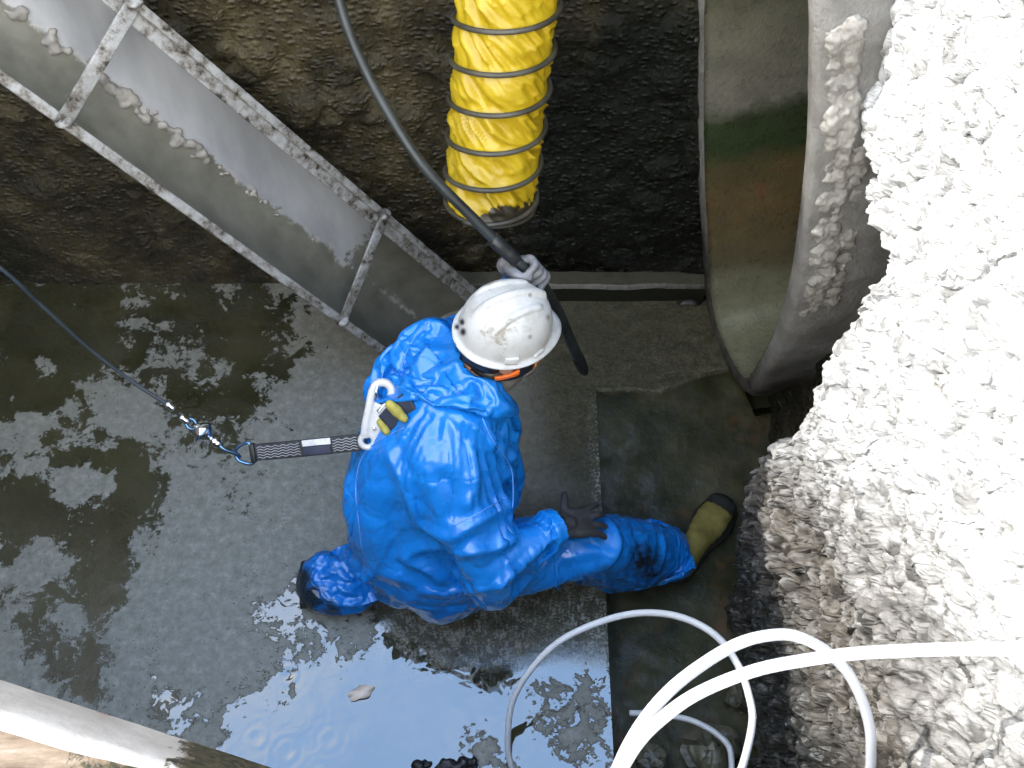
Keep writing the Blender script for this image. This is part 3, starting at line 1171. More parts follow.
# ================================================================== BLACK HOSE held in the far hand
HAND_L = D(536, 274, 2.62)
def build_hose():
    dh = 2.62
    pts = [(322, -90, 2.2), (334, -20, 2.25), (352, 40, 2.3), (384, 105, 2.36), (425, 168, 2.42), (470, 215, 2.5), (505, 250, 2.57), (537, 279, 2.63)]
    P = catmull([D(*p) for p in pts], 10)
    root = thing('pressure_hose', 'black pressure hose curving down past the yellow duct into the worker\'s raised hand', 'hose', P[-1])
    R = np.linspace(.0118, .0145, len(P))
    mesh('hose_line', *sweep(P, circ(14), list(R)), M['hose'], root)
    q = [D(537, 279, 2.63), D(553, 303, 2.78), D(568, 335, 2.95), D(579, 360, 3.1)]
    Q = catmull(q, 8)
    mesh('lance', *sweep(Q, circ(14), [.0172] * len(Q)), M['hose'], root)
    e = (Q[-1] - Q[-4]).normalized()
    mesh('nozzle', *lathe([(.014, -.03), (.019, -.02), (.020, .02), (.019, .05), (.015, .08), (.009, .10), (.0, .105)], Q[-1], e, 16), M['rubber'], root)
    mesh('hose_coupling', *lathe([(.014, -.05), (.019, -.045), (.019, -.01), (.017, .0), (.019, .01), (.019, .04), (.014, .045)], D(505, 250, 2.57), (P[-2] - P[-10]), 16), M['rubber'], root)


build_hose()


# ================================================================== WHITE TUBING
def build_tube():
    r = .0096
    a = [(630, 713, 3.24), (655, 714, 3.21), (690, 720, 3.17), (718, 735, 3.13), (731, 755, 3.09), (726, 800, 3.02), (690, 845, 2.97), (600, 858, 2.93),
         (530, 810, 3.0), (511, 765, 2.98), (508, 735, 2.95), (513, 700, 2.92), (532, 668, 2.88), (560, 641, 2.84), (600, 622, 2.8), (640, 613, 2.74), (680, 617, 2.66), (715, 635, 2.58), (738, 665, 2.5), (750, 700, 2.42), (752, 725, 2.36),
         (743, 765, 2.28), (728, 806, 2.16), (768, 838, 2.04), (836, 828, 1.94), (866, 785, 1.86), (871, 745, 1.8), (866, 712, 1.76), (850, 676, 1.71), (826, 651, 1.67), (795, 636, 1.62), (765, 636, 1.58), (735, 645, 1.55), (700, 666, 1.51), (668, 692, 1.47), (640, 726, 1.44), (618, 768, 1.41), (596, 830, 1.36), (590, 900, 1.3)]
    P = catmull([D(*p) for p in a], 10)
    o = mesh('plastic_tubing', *sweep(P, circ(12, r)), M['tube'])
    tag(o, 'white plastic tubing looping in coils, its loose end low over the dark trench', 'tube', 'white plastic tubes')
    b = [(1950, 700, .48), (1450, 668, .78), (1160, 656, 1.12), (1024, 650, 1.29), (960, 649, 1.37), (900, 651, 1.42), (850, 654, 1.45), (800, 661, 1.47), (760, 669, 1.48), (720, 683, 1.48), (688, 699, 1.46), (660, 720, 1.43), (640, 740, 1.40), (622, 768, 1.36), (598, 820, 1.3), (580, 900, 1.22)]
    P = catmull([D(*p) for p in b], 10)
    o = mesh('plastic_tubing', *sweep(P, circ(12, r)), M['tube'])
    tag(o, 'straight white plastic tube lying across the broken white concrete at right', 'tube', 'white plastic tubes')


build_tube()


# ================================================================== TIMBER at the near edge
def build_timber():
    d0, d1 = 1.52, 1.62
    tl, tr = D(-90, 682, d0), D(300, 806, d1)
    e = (tr - tl).normalized()
    up = Vector((0, -.35, .94))
    up = (up - e * up.dot(e)).normalized()
    s = e.cross(up).normalized()
    if s.y > 0:
        s = -s                        # towards the photographer
    N = 90
    L = (tr - tl).length
    V, paint, moss = [], [], []
    # section: rounded white nose, then flat top running back
    prof = [(.0, -.16), (-.004, -.10), (-.006, -.05), (-.002, -.015), (.008, -.004), (.022, 0), (.045, .001), (.062, -.004), (.068, -.016), (.085, -.018), (.12, -.017), (.17, -.018), (.22, -.02), (.22, -.16)]
    for i in range(N):
        t = i / (N - 1)
        taper = np.interp(t, [0, .4, .62, .72, 1], [.50, .46, .30, .18, .12])
        for k, (a, b) in enumerate(prof):
            a2 = a * (taper if a < .07 else 1) + (0 if a < .07 else .07 * (taper - 1))
            p = tl + e * (L * t) + s * a2 + up * b
            V.append(p)
            paint.append(1.0 * (k <= 7) * np.interp(t, [0, .60, .70, 1], [1, 1, .3, .1]) + .08 * (k > 7) * (t < .35))
            moss.append((np.interp(t, [.2, .45, .62, 1], [0, .5, .8, .95]) if k > 7 else np.interp(t, [.55, .72, 1], [0, .75, .9])))
    V = np.array([tuple(v) for v in V])
    d = .006 * fbm(V * 18, 4, 3) + .010 * fbm(V * 9, 3, 4) * np.array(moss)
    V = V + d[:, None] * np.array(up)
    Fc = [f[::-1] for f in grid_faces(N, len(prof))]
    Fc.append(tuple(range(len(prof))))
    Fc.append(tuple((N - 1) * len(prof) + k for k in range(len(prof)))[::-1])
    o = mesh('timber_beam', V, Fc, M['timber'], attrs={'paint': paint, 'moss': moss})
    tag(o, 'white painted timber beam with bare brown mossy side lying on the near edge', 'beam')
    # lumps of moss on it
    return tl, tr, e, s, up


build_timber()


# ================================================================== SMALL THINGS ON THE FLOOR
def rock(name, c, r, seed, mat, label, cat, group=None, squash=.7):
    V, Fc = ball(c, r, 18)
    V = np.array([tuple(v) for v in V])
    d = V - np.array(c)
    nn = d / np.linalg.norm(d, axis=1)[:, None]
    f1, f2, rid, tl = cells(V / (r * .75), seed)
    V = V + nn * (r * (.35 * fbm(V / r * .8, 3, seed) + .25 * (rid - .5) + .3 * tl))[:, None]
    V[:, 2] = c[2] + (V[:, 2] - c[2]) * squash
    o = mesh(name, V, Fc, mat, smooth=False)
    tag(o, label, cat, group)
    return o


c = Z(706, 752, TR_Z); rock('rock', (c.x, c.y, TR_Z + .04), .085, 3, M['rock'], 'largest dark mossy rock at the foot of the rubble, inside the small loop of tubing', 'rock', 'rocks in the trench')
c = Z(650, 760, TR_Z); rock('rock', (c.x, c.y, TR_Z + .025), .05, 8, M['rock'], 'smaller dark rock to the left of the largest mossy rock', 'rock', 'rocks in the trench')
c = Z(737, 700, TR_Z); rock('rock', (c.x, c.y, TR_Z + .02), .045, 12, M['rock'], 'dark rock against the foot of the rubble above the small tube loop', 'rock', 'rocks in the trench')
rr = random.Random(9)
parts = []
for k in range(34):
    c = Z(rr.uniform(412, 476), rr.uniform(762, 772), 0)
    parts.append(ball((c.x, c.y, .008), rr.uniform(.008, .02), 6))
cv, cf, cn = remesh(*join(*parts), voxel=.006, smooth=1)
cv = cv + cn * (.008 * fbm(cv * 60, 2, 5))[:, None]
tag(mesh('debris_clump', cv, cf, M['moss']), 'ragged black clump of debris floating at the bottom edge of the water', 'debris')


def leaf(name, px, py, z, L, W, rot, mat, label, cat, lobes=0):
    c = Z(px, py, z)
    n = 40
    V = [(c.x, c.y, z + .012)]
    for k in range(n):
        a = 2 * math.pi * k / n
        rr_ = 1 + (.35 * math.cos(lobes * a) if lobes else .12 * math.sin(5 * a + 1))
        x, y = L * rr_ * math.cos(a), W * rr_ * math.sin(a)
        V.append((c.x + x * math.cos(rot) - y * math.sin(rot), c.y + x * math.sin(rot) + y * math.cos(rot), z + .006 + .004 * math.sin(3 * a)))
    Fc = [(0, 1 + k, 1 + (k + 1) % n) for k in range(n)]
    o = mesh(name, V, Fc, mat)
    sd = o.modifiers.new('t', 'SOLIDIFY')
    sd.thickness = .0015
    tag(o, label, cat)


leaf('leaf', 690, 300, .0, .062, .032, .05, M['darkleaf'], 'dark curled leaf in shallow water near the wall kerb, left of the pipe mouth', 'leaf')
leaf('paper_scrap', 361, 693, 0, .042, .022, .35, M['paper'], 'pale pinkish scrap floating in the sky reflection', 'scrap')
# ================================================================== WORKER
SIM_FRAMES, SHRINK = 26, -.15
VOX, BEND, STIFF = .0098, .4, 12
J = dict(pel=Z(412, 545, .42), b1=Z(408, 500, .58), b2=Z(424, 460, .72), b3=Z(450, 425, .83), neck=Z(462, 385, .93), head=Z(500, 342, 1.05),
         shR=Z(440, 455, .86), elR=Z(480, 566, .62), wrR=Z(556, 527, .58),
         shL=Z(425, 352, .90), elL=Z(472, 330, .74), wrL=Z(526, 282, .93),
         hipR=Z(432, 570, .38), knR=Z(590, 545, .36), anR=Z(668, 550, .0), toeR=Z(712, 525, -.06),
         hipL=Z(405, 515, .40), knL=Z(485, 520, .10), anL=Z(352, 577, .10), toeL=Z(306, 590, .06))


def lerp(a, b, t):
    return a + (b - a) * t


def body_shapes(fat=0.0):
    j = J
    S = [limb([j['pel'], j['b1'], j['b2'], j['b3']], [.125 + fat, .135 + fat, .145 + fat, .12 + fat]),
         limb([j['b3'], j['neck'], hp(-.02, 0, -.07)], [.10, .066, .058]),
         limb([j['shR'], j['b3'], j['shL']], [.075, .11, .075]),
         limb([j['shR'], lerp(j['shR'], j['elR'], .5), j['elR'], lerp(j['elR'], j['wrR'], .4), j['wrR']], [.066, .058, .045, .044, .026]),
         limb([j['shL'], lerp(j['shL'], j['elL'], .5), j['elL'], lerp(j['elL'], j['wrL'], .4), j['wrL']], [.066, .058, .045, .044, .026]),
         limb([j['hipR'], lerp(j['hipR'], j['knR'], .5), j['knR'], lerp(j['knR'], j['anR'], .35), j['anR']], [.09 + fat, .080 + fat, .062 + fat, .060 + fat, .045 + fat]),
         limb([j['hipL'], lerp(j['hipL'], j['knL'], .5), j['knL'], lerp(j['knL'], j['anL'], .35), j['anL']], [.09 + fat, .080 + fat, .062 + fat, .060 + fat, .045 + fat])]
    if fat:                                       # bulk of the clothes worn underneath, and of the boot inside the leg
        S.append(limb([Z(398, 520, .45), Z(393, 480, .60), Z(404, 440, .74), Z(422, 405, .84)], [.125, .14, .125, .10]))
        S.append(limb([j['anL'], j['toeL']], [.085, .08]))
        S.append(limb([j['shR'], lerp(j['shR'], j['elR'], .6)], [.095, .085]))
    return S + head_shapes()


HC = Z(500, 342, 1.045)                       # head centre
HYAW, HPITCH = math.radians(24), math.radians(11)
HF = Vector((math.cos(HYAW) * math.cos(HPITCH), math.sin(HYAW) * math.cos(HPITCH), -math.sin(HPITCH)))
HS = Vector((0, 0, 1)).cross(HF).normalized()  # towards the left ear
HU = HF.cross(HS).normalized()
HM = Matrix((HF, HS, HU)).transposed()


def hp(f, s, u):
    return HC + HF * f + HS * s + HU * u


def head_shapes():
    S = [ball(HC + HU * .01 - HF * .008, (.098, .077, .105), 20, HM),
         ball(hp(.035, 0, -.055), (.056, .054, .062), 14, HM),            # jaw
         ball(hp(.070, 0, -.098), (.020, .024, .016), 10, HM),            # chin
         limb([hp(.088, 0, .012), hp(.102, 0, -.012), hp(.112, 0, -.030)], [.010, .011, .014]),   # nose
         ball(hp(.100, .012, -.034), .009, 8), ball(hp(.100, -.012, -.034), .009, 8),
         limb([hp(.078, .045, .026), hp(.094, 0, .022), hp(.078, -.045, .026)], [.010, .011, .010]),  # brow
         limb([hp(.082, .022, -.062), hp(.092, 0, -.060), hp(.082, -.022, -.062)], [.007, .009, .007]),
         limb([hp(.080, .018, -.072), hp(.090, 0, -.073), hp(.080, -.018, -.072)], [.007, .009, .007])]
    for sg in (1, -1):
        S.append(ball(hp(.055, sg * .052, -.025), (.024, .016, .02), 10, HM))     # cheek
        S.append(ball(hp(-.008, sg * .080, -.015), (.020, .010, .032), 10, HM))   # ear
        S.append(ball(hp(-.010, sg * .087, -.012), (.014, .006, .026), 10, HM))
    return S


def suit_shapes():
    j = J
    S = [limb([j['pel'], j['b1'], j['b2'], j['b3']], [.20, .215, .215, .17]),
         limb([Z(395, 520, .45), Z(392, 480, .60), Z(402, 440, .74), Z(420, 405, .84)], [.15, .165, .15, .12]),
         limb([j['b3'], j['neck']], [.14, .095]),
         limb([Z(470, 495, .55), Z(488, 455, .68), Z(488, 428, .76)], [.14, .155, .13]),
         limb([j['shR'], j['b3'], j['shL']], [.115, .15, .12]),
         limb([j['shR'], lerp(j['shR'], j['elR'], .5), j['elR'], lerp(j['elR'], j['wrR'], .5), j['wrR']], [.125, .125, .105, .085, .062]),
         limb([j['shL'], lerp(j['shL'], j['elL'], .5), j['elL'], lerp(j['elL'], j['wrL'], .5), j['wrL']], [.115, .11, .095, .080, .055]),
         limb([j['hipR'], lerp(j['hipR'], j['knR'], .5), j['knR'], lerp(j['knR'], j['anR'], .5), j['anR'], lerp(j['anR'], j['toeR'], .2)], [.155, .14, .120, .118, .112, .110]),
         limb([j['hipL'], lerp(j['hipL'], j['knL'], .5), j['knL'], lerp(j['knL'], j['anL'], .5), j['anL'], lerp(j['anL'], j['toeL'], .55)], [.155, .13, .115, .115, .115, .105])]
    return S


def set_mesh(me, V):
    me.vertices.foreach_set('co', np.asarray(V, np.float32).ravel())
    me.update()


def sim_cloth(V, Fc, body, frames_n=26, shrink=-.10, pins=None, gravity=1.0, q=7, pressure=0.0, bend=.8, stiff=12, fr=8):
    """drape the loose suit over the body"""
    me = bpy.data.meshes.new('sim')
    me.from_pydata([tuple(v) for v in V], [], [tuple(f) for f in Fc])
    o = bpy.data.objects.new('sim', me)
    COL.objects.link(o)
    bm_ = bpy.data.meshes.new('simbody')
    bm_.from_pydata([tuple(v) for v in body[0]], [], [tuple(f) for f in body[1]])
    b = bpy.data.objects.new('simbody', bm_)
    COL.objects.link(b)
    b.modifiers.new('c', 'COLLISION')
    b.collision.thickness_outer = .004
    b.collision.cloth_friction = 20
    m = o.modifiers.new('cloth', 'CLOTH')
    st = m.settings
    st.quality = q
    st.mass = .25
    st.air_damping = 3
    st.tension_stiffness = stiff
    st.compression_stiffness = stiff
    st.shear_stiffness = stiff * .6
    st.bending_stiffness = bend
    st.tension_damping = 20
    st.compression_damping = 20
    st.shear_damping = 20
    st.bending_damping = 2
    st.shrink_min = shrink
    st.use_pressure = pressure > 0
    st.uniform_pressure_force = pressure
    st.effector_weights.gravity = gravity
    m.collision_settings.distance_min = .004
    m.collision_settings.collision_quality = 3
    m.collision_settings.use_self_collision = False
    if pins is not None:
        vg = o.vertex_groups.new(name='pin')
        for i in np.where(pins > 0)[0]:
            vg.add([int(i)], float(pins[i]), 'REPLACE')
        st.vertex_group_mass = 'pin'
    m.point_cache.frame_start = 1
    m.point_cache.frame_end = frames_n
    for f in range(1, frames_n + 1):
        SC.frame_set(f)
    dg = bpy.context.evaluated_depsgraph_get()
    r = o.evaluated_get(dg).to_mesh()
    co = np.empty(len(r.vertices) * 3)
    r.vertices.foreach_get('co', co)
    o.evaluated_get(dg).to_mesh_clear()
    bpy.data.objects.remove(o)
    bpy.data.objects.remove(b)
    SC.frame_set(1)
    return co.reshape(-1, 3)


def cut_end(V, Fc, c, d, r, rad=.2):
    """drop faces beyond plane through c with normal d, within r"""
    c, d = np.array(c), np.array(Vector(d).normalized())
    s = (V - c) @ d
    w = V - c
    near = (np.linalg.norm(w, axis=1) < r) & (np.linalg.norm(w - (w @ d)[:, None] * d, axis=1) < rad)
    gone = (s > 0) & near
    return [f for f in Fc if not all(gone[i] for i in f)]


def compact(V, Fc):
    used = np.zeros(len(V), bool)
    for f in Fc:
        used[list(f)] = True
    mp = np.cumsum(used) - 1
    return V[used], [tuple(int(mp[i]) for i in f) for f in Fc]



import time
_t = time.time()
BODY_V, BODY_F, BODY_N = remesh(*join(*body_shapes()), voxel=.008, smooth=5)
CB_V, CB_F, CB_N = remesh(*join(*body_shapes(.03)), voxel=.018, smooth=5)      # coarser copy to drape over
SV, SF, SN = remesh(*join(*suit_shapes()), voxel=VOX, smooth=8)
SF = cut_end(SV, SF, J['wrR'], J['wrR'] - J['elR'], .085, .078)
SF = cut_end(SV, SF, J['wrL'], J['wrL'] - J['elL'], .10, .066)
SF = cut_end(SV, SF, J['anR'], J['toeR'] - J['anR'], .2)
SF = cut_end(SV, SF, lerp(J['neck'], J['head'], .12), J['head'] - J['neck'], .16)
SV, SF = compact(SV, SF)
# the open ends and whatever rests on the floor stay put while the cloth settles
pins = np.zeros(len(SV))
for c, r in ((J['wrR'], .07), (J['wrL'], .07), (J['anR'], .10), (J['neck'], .15), (J['toeL'], .12)):
    pins = np.maximum(pins, np.linalg.norm(SV - np.array(c), axis=1) < r)
pins = np.maximum(pins, (SV[:, 2] < .04) * 1.0)
SIM = sim_cloth(SV, SF, (CB_V, CB_F), SIM_FRAMES, SHRINK, pins, gravity=.45, bend=BEND, stiff=STIFF)
print('suit verts', len(SV), 'sim s', time.time() - _t, 'move', np.linalg.norm(SIM - SV, axis=1).mean())


def vnormals(V, Fc):
    q = np.array([f if len(f) == 4 else (f[0], f[1], f[2], f[2]) for f in Fc])
    n = np.cross(V[q[:, 2]] - V[q[:, 0]], V[q[:, 3]] - V[q[:, 1]])
    N = np.zeros_like(V)
    for k in range(4):
        np.add.at(N, q[:, k], n)
    return N / (np.linalg.norm(N, axis=1)[:, None] + 1e-12)


def crumple(V, Fc, amp, scale, s):
    """long sharp creases and flat facets of stiff coated cloth"""
    N = vnormals(V, Fc)
    w = V + .035 * np.stack([vnoise(V * 6, s), vnoise(V * 6, s + 1), vnoise(V * 6, s + 2)], 1)
    h = np.zeros(len(V))
    r_ = np.random.default_rng(s)
    for k, sc in enumerate((.8, 1.0, 1.25, 1.9)):
        d = r_.normal(size=3)
        d /= np.linalg.norm(d)
        p = w - .72 * (w @ d)[:, None] * d
        a = np.abs(vnoise(p * scale * sc * 1.35 + 9 * k, s + 3 + k))
        sg = -1 if k % 2 else 1
        h += sg * ((1 - np.clip(a * 2.2, 0, 1)) ** 1.6 - .25) / (1 + .6 * k)
    f1, f2, rid, tl = cells(w * scale * .62, s + 15)
    return V + N * (amp * (.55 * h + .75 * tl))[:, None]


from mathutils.bvhtree import BVHTree
_bb = BVHTree.FromPolygons([Vector(v) for v in BODY_V], BODY_F)


def clear_of_body(V, gap=.007):
    out = V.copy()
    for i, v in enumerate(V):
        loc, nrm, k, d = _bb.find_nearest(Vector(v), .06)
        if loc is not None:
            s = (Vector(v) - loc).dot(nrm)
            if s < gap:
                out[i] = np.array(loc + nrm * gap)
    return out


CREASES = [([(445, 412), (470, 424), (492, 444), (507, 474), (516, 500)], .017, .045),
           ([(516, 500), (482, 518), (446, 540)], .014, .040),
           ([(382, 438), (404, 480), (420, 520), (455, 541)], .014, .045),
           ([(396, 500), (392, 540), (402, 575)], -.014, .05),
           ([(470, 440), (474, 480), (462, 515)], .012, .04),
           ([(440, 470), (455, 500), (450, 525)], -.012, .045),
           ([(398, 560), (424, 566), (446, 584)], .016, .035),
           ([(398, 560), (420, 548), (444, 546)], .012, .035),
           ([(452, 552), (488, 548), (520, 536)], .017, .038),
           ([(446, 566), (480, 574), (500, 570)], -.014, .035),
           ([(420, 590), (450, 592), (490, 588)], .012, .03),
           ([(492, 592), (520, 566), (556, 532)], .014, .03),
           ([(500, 560), (520, 548), (540, 528)], -.010, .03),
           ([(352, 470), (348, 505), (356, 545)], .012, .045),
           ([(338, 534), (354, 560), (380, 586)], .015, .03),
           ([(312, 556), (342, 562), (378, 578)], .014, .028),
           ([(312, 578), (340, 582), (372, 588)], -.012, .028),
           ([(330, 548), (350, 572), (372, 584)], -.012, .025),
           ([(610, 520), (618, 545), (604, 570)], .012, .03),
           ([(634, 524), (640, 548), (630, 574)], -.012, .03),
           ([(660, 530), (662, 552), (655, 574)], .012, .028),
           ([(560, 560), (590, 552), (616, 556)], .010, .03),
           ([(520, 420), (512, 450), (520, 480)], .013, .035),
           ([(500, 424), (496, 452), (506, 470)], -.012, .035)]


def creases(V, Fc):
    """the main folds of the suit, each a ridge or a valley running over the cloth"""
    bv = BVHTree.FromPolygons([Vector(v) for v in V], Fc)
    N = vnormals(V, Fc)
    out = np.zeros(len(V))
    for pts, amp, rad in CREASES:
        P = []
        for p in catmull([(x, y, 0) for x, y in pts], 14):
            hit = bv.ray_cast(CAM, ray(p.x, p.y).normalized())
            if hit[0] is not None:
                P.append(tuple(hit[0]))
        if len(P) < 3:
            continue
        P = np.array(P)
        near = np.where(np.linalg.norm(V - P.mean(0), axis=1) < .45)[0]
        d = np.linalg.norm(V[near][:, None, :] - P[None], axis=2)
        k = d.argmin(1)
        d = d.min(1)
        t = k / (len(P) - 1)
        fade = np.clip(np.minimum(t, 1 - t) * 5 + .25, 0, 1)
        facing = (N[near] @ np.array(FWD)) < .3
        f = np.clip(1 - d / rad, 0, 1)
        out[near] += 1.45 * amp * (f ** 1.35) * fade * facing
    return V + N * out[:, None]


# ------------------------------------------------ body and clothes
BODY = mesh('person', BODY_V, BODY_F, M['skin'])
tag(BODY, 'person in blue coverall and white hard hat crouching on the flooded floor, holding a hose', 'person')
SIM = clear_of_body(creases(crumple(crumple(SIM, SF, .016, 4.2, 40), SF, .002, 12, 80), SF))
px, py, _ = proj(SIM)
dirt = np.zeros(len(SIM))
for cx, cy, r, w in ((644, 560, 26, .8), (654, 574, 26, .7), (606, 566, 16, .5), (672, 585, 26, .5), (308, 600, 26, .9), (297, 582, 22, 1.0), (330, 612, 22, .75), (310, 555, 10, .6), (440, 610, 16, .45)):
    dirt = np.maximum(dirt, w * np.exp(-((px - cx) ** 2 + (py - cy) ** 2) / (r * r)))
dirt = np.maximum(dirt, .8 * sstep(.06, .01, SIM[:, 2]) * (px < 420))
COVER = mesh('coverall', SIM, SF, M['blue'], BODY, attrs={'dirt': dirt})
md = COVER.modifiers.new('sub', 'SUBSURF'); md.levels = 1; md.render_levels = 1

# hood let down round the neck
HV, HFc, HN = remesh(*join(limb([Z(474, 318, .99), Z(438, 330, 1.0), Z(408, 356, .975), Z(406, 384, .955), Z(440, 398, .975), Z(478, 402, .97), Z(505, 406, .945), Z(524, 408, .91)],
                               [.040, .070, .085, .075, .078, .072, .055, .035]),
                          limb([Z(392, 360, .93), Z(380, 385, .90)], [.075, .06]),
                          limb([Z(432, 372, .96), Z(462, 380, .95)], [.085, .08])), voxel=.0095, smooth=5)
hc = np.array(lerp(J['neck'], J['head'], .45))
hd = np.array((HU + HF * .25).normalized())
rel = HV - hc
ax_ = rel @ hd
rad = np.linalg.norm(rel - ax_[:, None] * hd, axis=1)
HFc = [f for f in HFc if not all((rad[i] < .066) and ax_[i] > -.12 for i in f)]
HV, HFc = compact(HV, HFc)
rel = HV - hc
rad = np.linalg.norm(rel - (rel @ hd)[:, None] * hd, axis=1)
hpin = (rad < .076) | (HV[:, 2] < .86)
HSIM = sim_cloth(HV, HFc, (CB_V, CB_F), 16, -.07, hpin * 1.0, gravity=.3, bend=BEND, stiff=STIFF)
HSIM = clear_of_body(crumple(HSIM, HFc, .011, 5.5, 60))
HOOD = mesh('hood', HSIM, HFc, M['blue'], BODY, attrs={'dirt': np.zeros(len(HSIM))})
md = HOOD.modifiers.new('sub', 'SUBSURF'); md.levels = 1; md.render_levels = 1
sd = HOOD.modifiers.new('thick', 'SOLIDIFY'); sd.thickness = .003
HOOD['label'] = 'lowered blue hood'
cp = [hp(-.004, 0, -.088) + HM @ Vector((.090 * math.cos(a), .074 * math.sin(a), .006 * math.sin(2 * a))) for a in np.linspace(0, 2 * math.pi, 48, endpoint=False)]
cv, cf = sweep(cp, rrect(.075, .014, .006), 1.0, up=HU, closed=True)
cv = np.array([tuple(v) for v in cv])
cv = cv + .005 * np.stack([fbm(cv * 25, 2, 3), fbm(cv * 25, 2, 4), fbm(cv * 25, 2, 5)], 1)
mesh('neck_gaiter', cv, cf, M['respirator'], BODY)['label'] = 'grey neck covering'

# surface lookups for what lies on the suit
from mathutils.bvhtree import BVHTree
_cv, _cf = join(([Vector(v) for v in SIM], SF), ([Vector(v) for v in HSIM], HFc))
BVH = BVHTree.FromPolygons(_cv, _cf)


def on_suit(px, py, lift=.003):
    r = ray(px, py)
    hit = BVH.ray_cast(CAM, r.normalized())
    if hit[0] is None:
        return None
    n = hit[1] if hit[1].dot(r) < 0 else -hit[1]
    return hit[0] + n * lift


def seam(pts, r=.0016):
    P = [on_suit(*p, lift=.0015) for p in catmull([(x, y, 0) for x, y in pts], 10) for p in [(p.x, p.y)]]
    P = [p for p in P if p is not None]
    out = [P[0]]
    for p in P[1:]:
        if .002 < (p - out[-1]).length < .09:
            out.append(p)
    # soften jumps
    for _ in range(3):
        out = [out[0]] + [(out[i - 1] + out[i] * 2 + out[i + 1]) / 4 for i in range(1, len(out) - 1)] + [out[-1]]
    mesh('seam', *sweep(out, circ(6, r)), M['seam'], COVER)


seam([(405, 428), (380, 440), (362, 458), (356, 490), (360, 530), (362, 548)])
seam([(482, 418), (492, 440), (508, 462), (516, 490), (512, 508)])
seam([(454, 526), (480, 512), (502, 500), (514, 494)])
seam([(428, 322), (410, 345), (400, 372)])

# ------------------------------------------------ hair, goggles, mask
V, Fc = ball(HC + HU * .012 - HF * .014, (.101, .081, .106), 22, HM)
V = np.array([tuple(v) for v in V])
loc = (V - np.array(HC)) @ np.array(HM)
keep = ~((loc[:, 0] > .030 + .25 * np.maximum(loc[:, 2], -.02)) | (loc[:, 2] < -.085) | ((np.abs(loc[:, 1]) > .05) & (loc[:, 2] < -.035) & (loc[:, 0] > -.03)))
Fc = [f for f in Fc if all(keep[i] for i in f)]
V, Fc = compact(V, Fc)
V = V + (.004 * fbm(V * 60, 3, 2))[:, None] * ((V - np.array(HC)) / .1)
hr = mesh('hair', V, Fc, M['hair'], BODY)
md = hr.modifiers.new('t', 'SOLIDIFY'); md.thickness = .006

GB = 1.12
def gog(a, u, off=0.0):
    """point around the eyes: angle a from straight ahead"""
    return hp(.008 + (.092 + off) * math.cos(a), (.083 + off) * math.sin(a), u)


gog_path = [gog(math.radians(a), -.014 - .002 * math.cos(math.radians(a) * 1.5), .014 if abs(a) < 80 else .010) for a in range(-84, 85, 6)]
GOG = mesh('goggles', *sweep(gog_path, rrect(.040, .014, .005), 1.0, up=HU), M['rubber'], BODY)
for sg in (1, -1):
    tp = [gog(math.radians(sg * a), -.018 - .0006 * (a - 80), .010) for a in range(80, 125, 5)]
    mesh('temple_arm', *sweep(tp, rrect(.017, .008, .003), [1.25] * 3 + [1.0] * (len(tp) - 3), up=HU), M['orange'], GOG)['label'] = 'orange temple arm'
lens_path = [gog(math.radians(a), -.006 - .010 * math.cos(math.radians(a) * 1.5), .024) for a in range(-62, 63, 4)]
mesh('lens', *sweep(lens_path, rrect(.026, .005, .002), 1.0, up=HU), M['lens'], GOG)
st = [hp(.008 + .104 * math.cos(math.radians(a)) - (.014 if 100 < a < 260 else 0), .094 * math.sin(math.radians(a)), -.004 + .010 * (1 - abs(a - 180) / 110)) for a in range(124, 237, 8)]
mesh('strap', *sweep(st, rrect(.024, .004, .0015), 1.0, up=HU), M['rubber'], GOG)
for sg in (1, -1):
    mesh('eye', *ball(hp(.082, sg * .031, .002), .0125, 10), M['tag'], BODY)
mk, mf, mn = remesh(*join(ball(hp(.088, 0, -.062), (.040, .044, .042), 16, HM), ball(hp(.10, 0, -.028), (.022, .022, .024), 10, HM)), voxel=.005, smooth=4)
MASK = mesh('respirator', mk, mf, M['respirator'], BODY)
MASK['label'] = 'grey half-face mask'
for sg in (1, -1):
    d = (HF * .35 + HS * sg * .95 - HU * .1).normalized()
    mesh('filter', *lathe([(.0, -.01), (.022, -.01), (.024, -.004), (.024, .012), (.020, .016), (.0, .017)], hp(.070, sg * .062, -.066), d, 20, False), M['respirator'], MASK)
    mesh('strap', *sweep(catmull([hp(.085, sg * .05, -.055), hp(.03, sg * .086, -.055), hp(-.05, sg * .075, -.05), hp(-.09, sg * .03, -.045)], 6), rrect(.014, .004, .0015), 1.0, up=HU), M['rubber'], MASK)


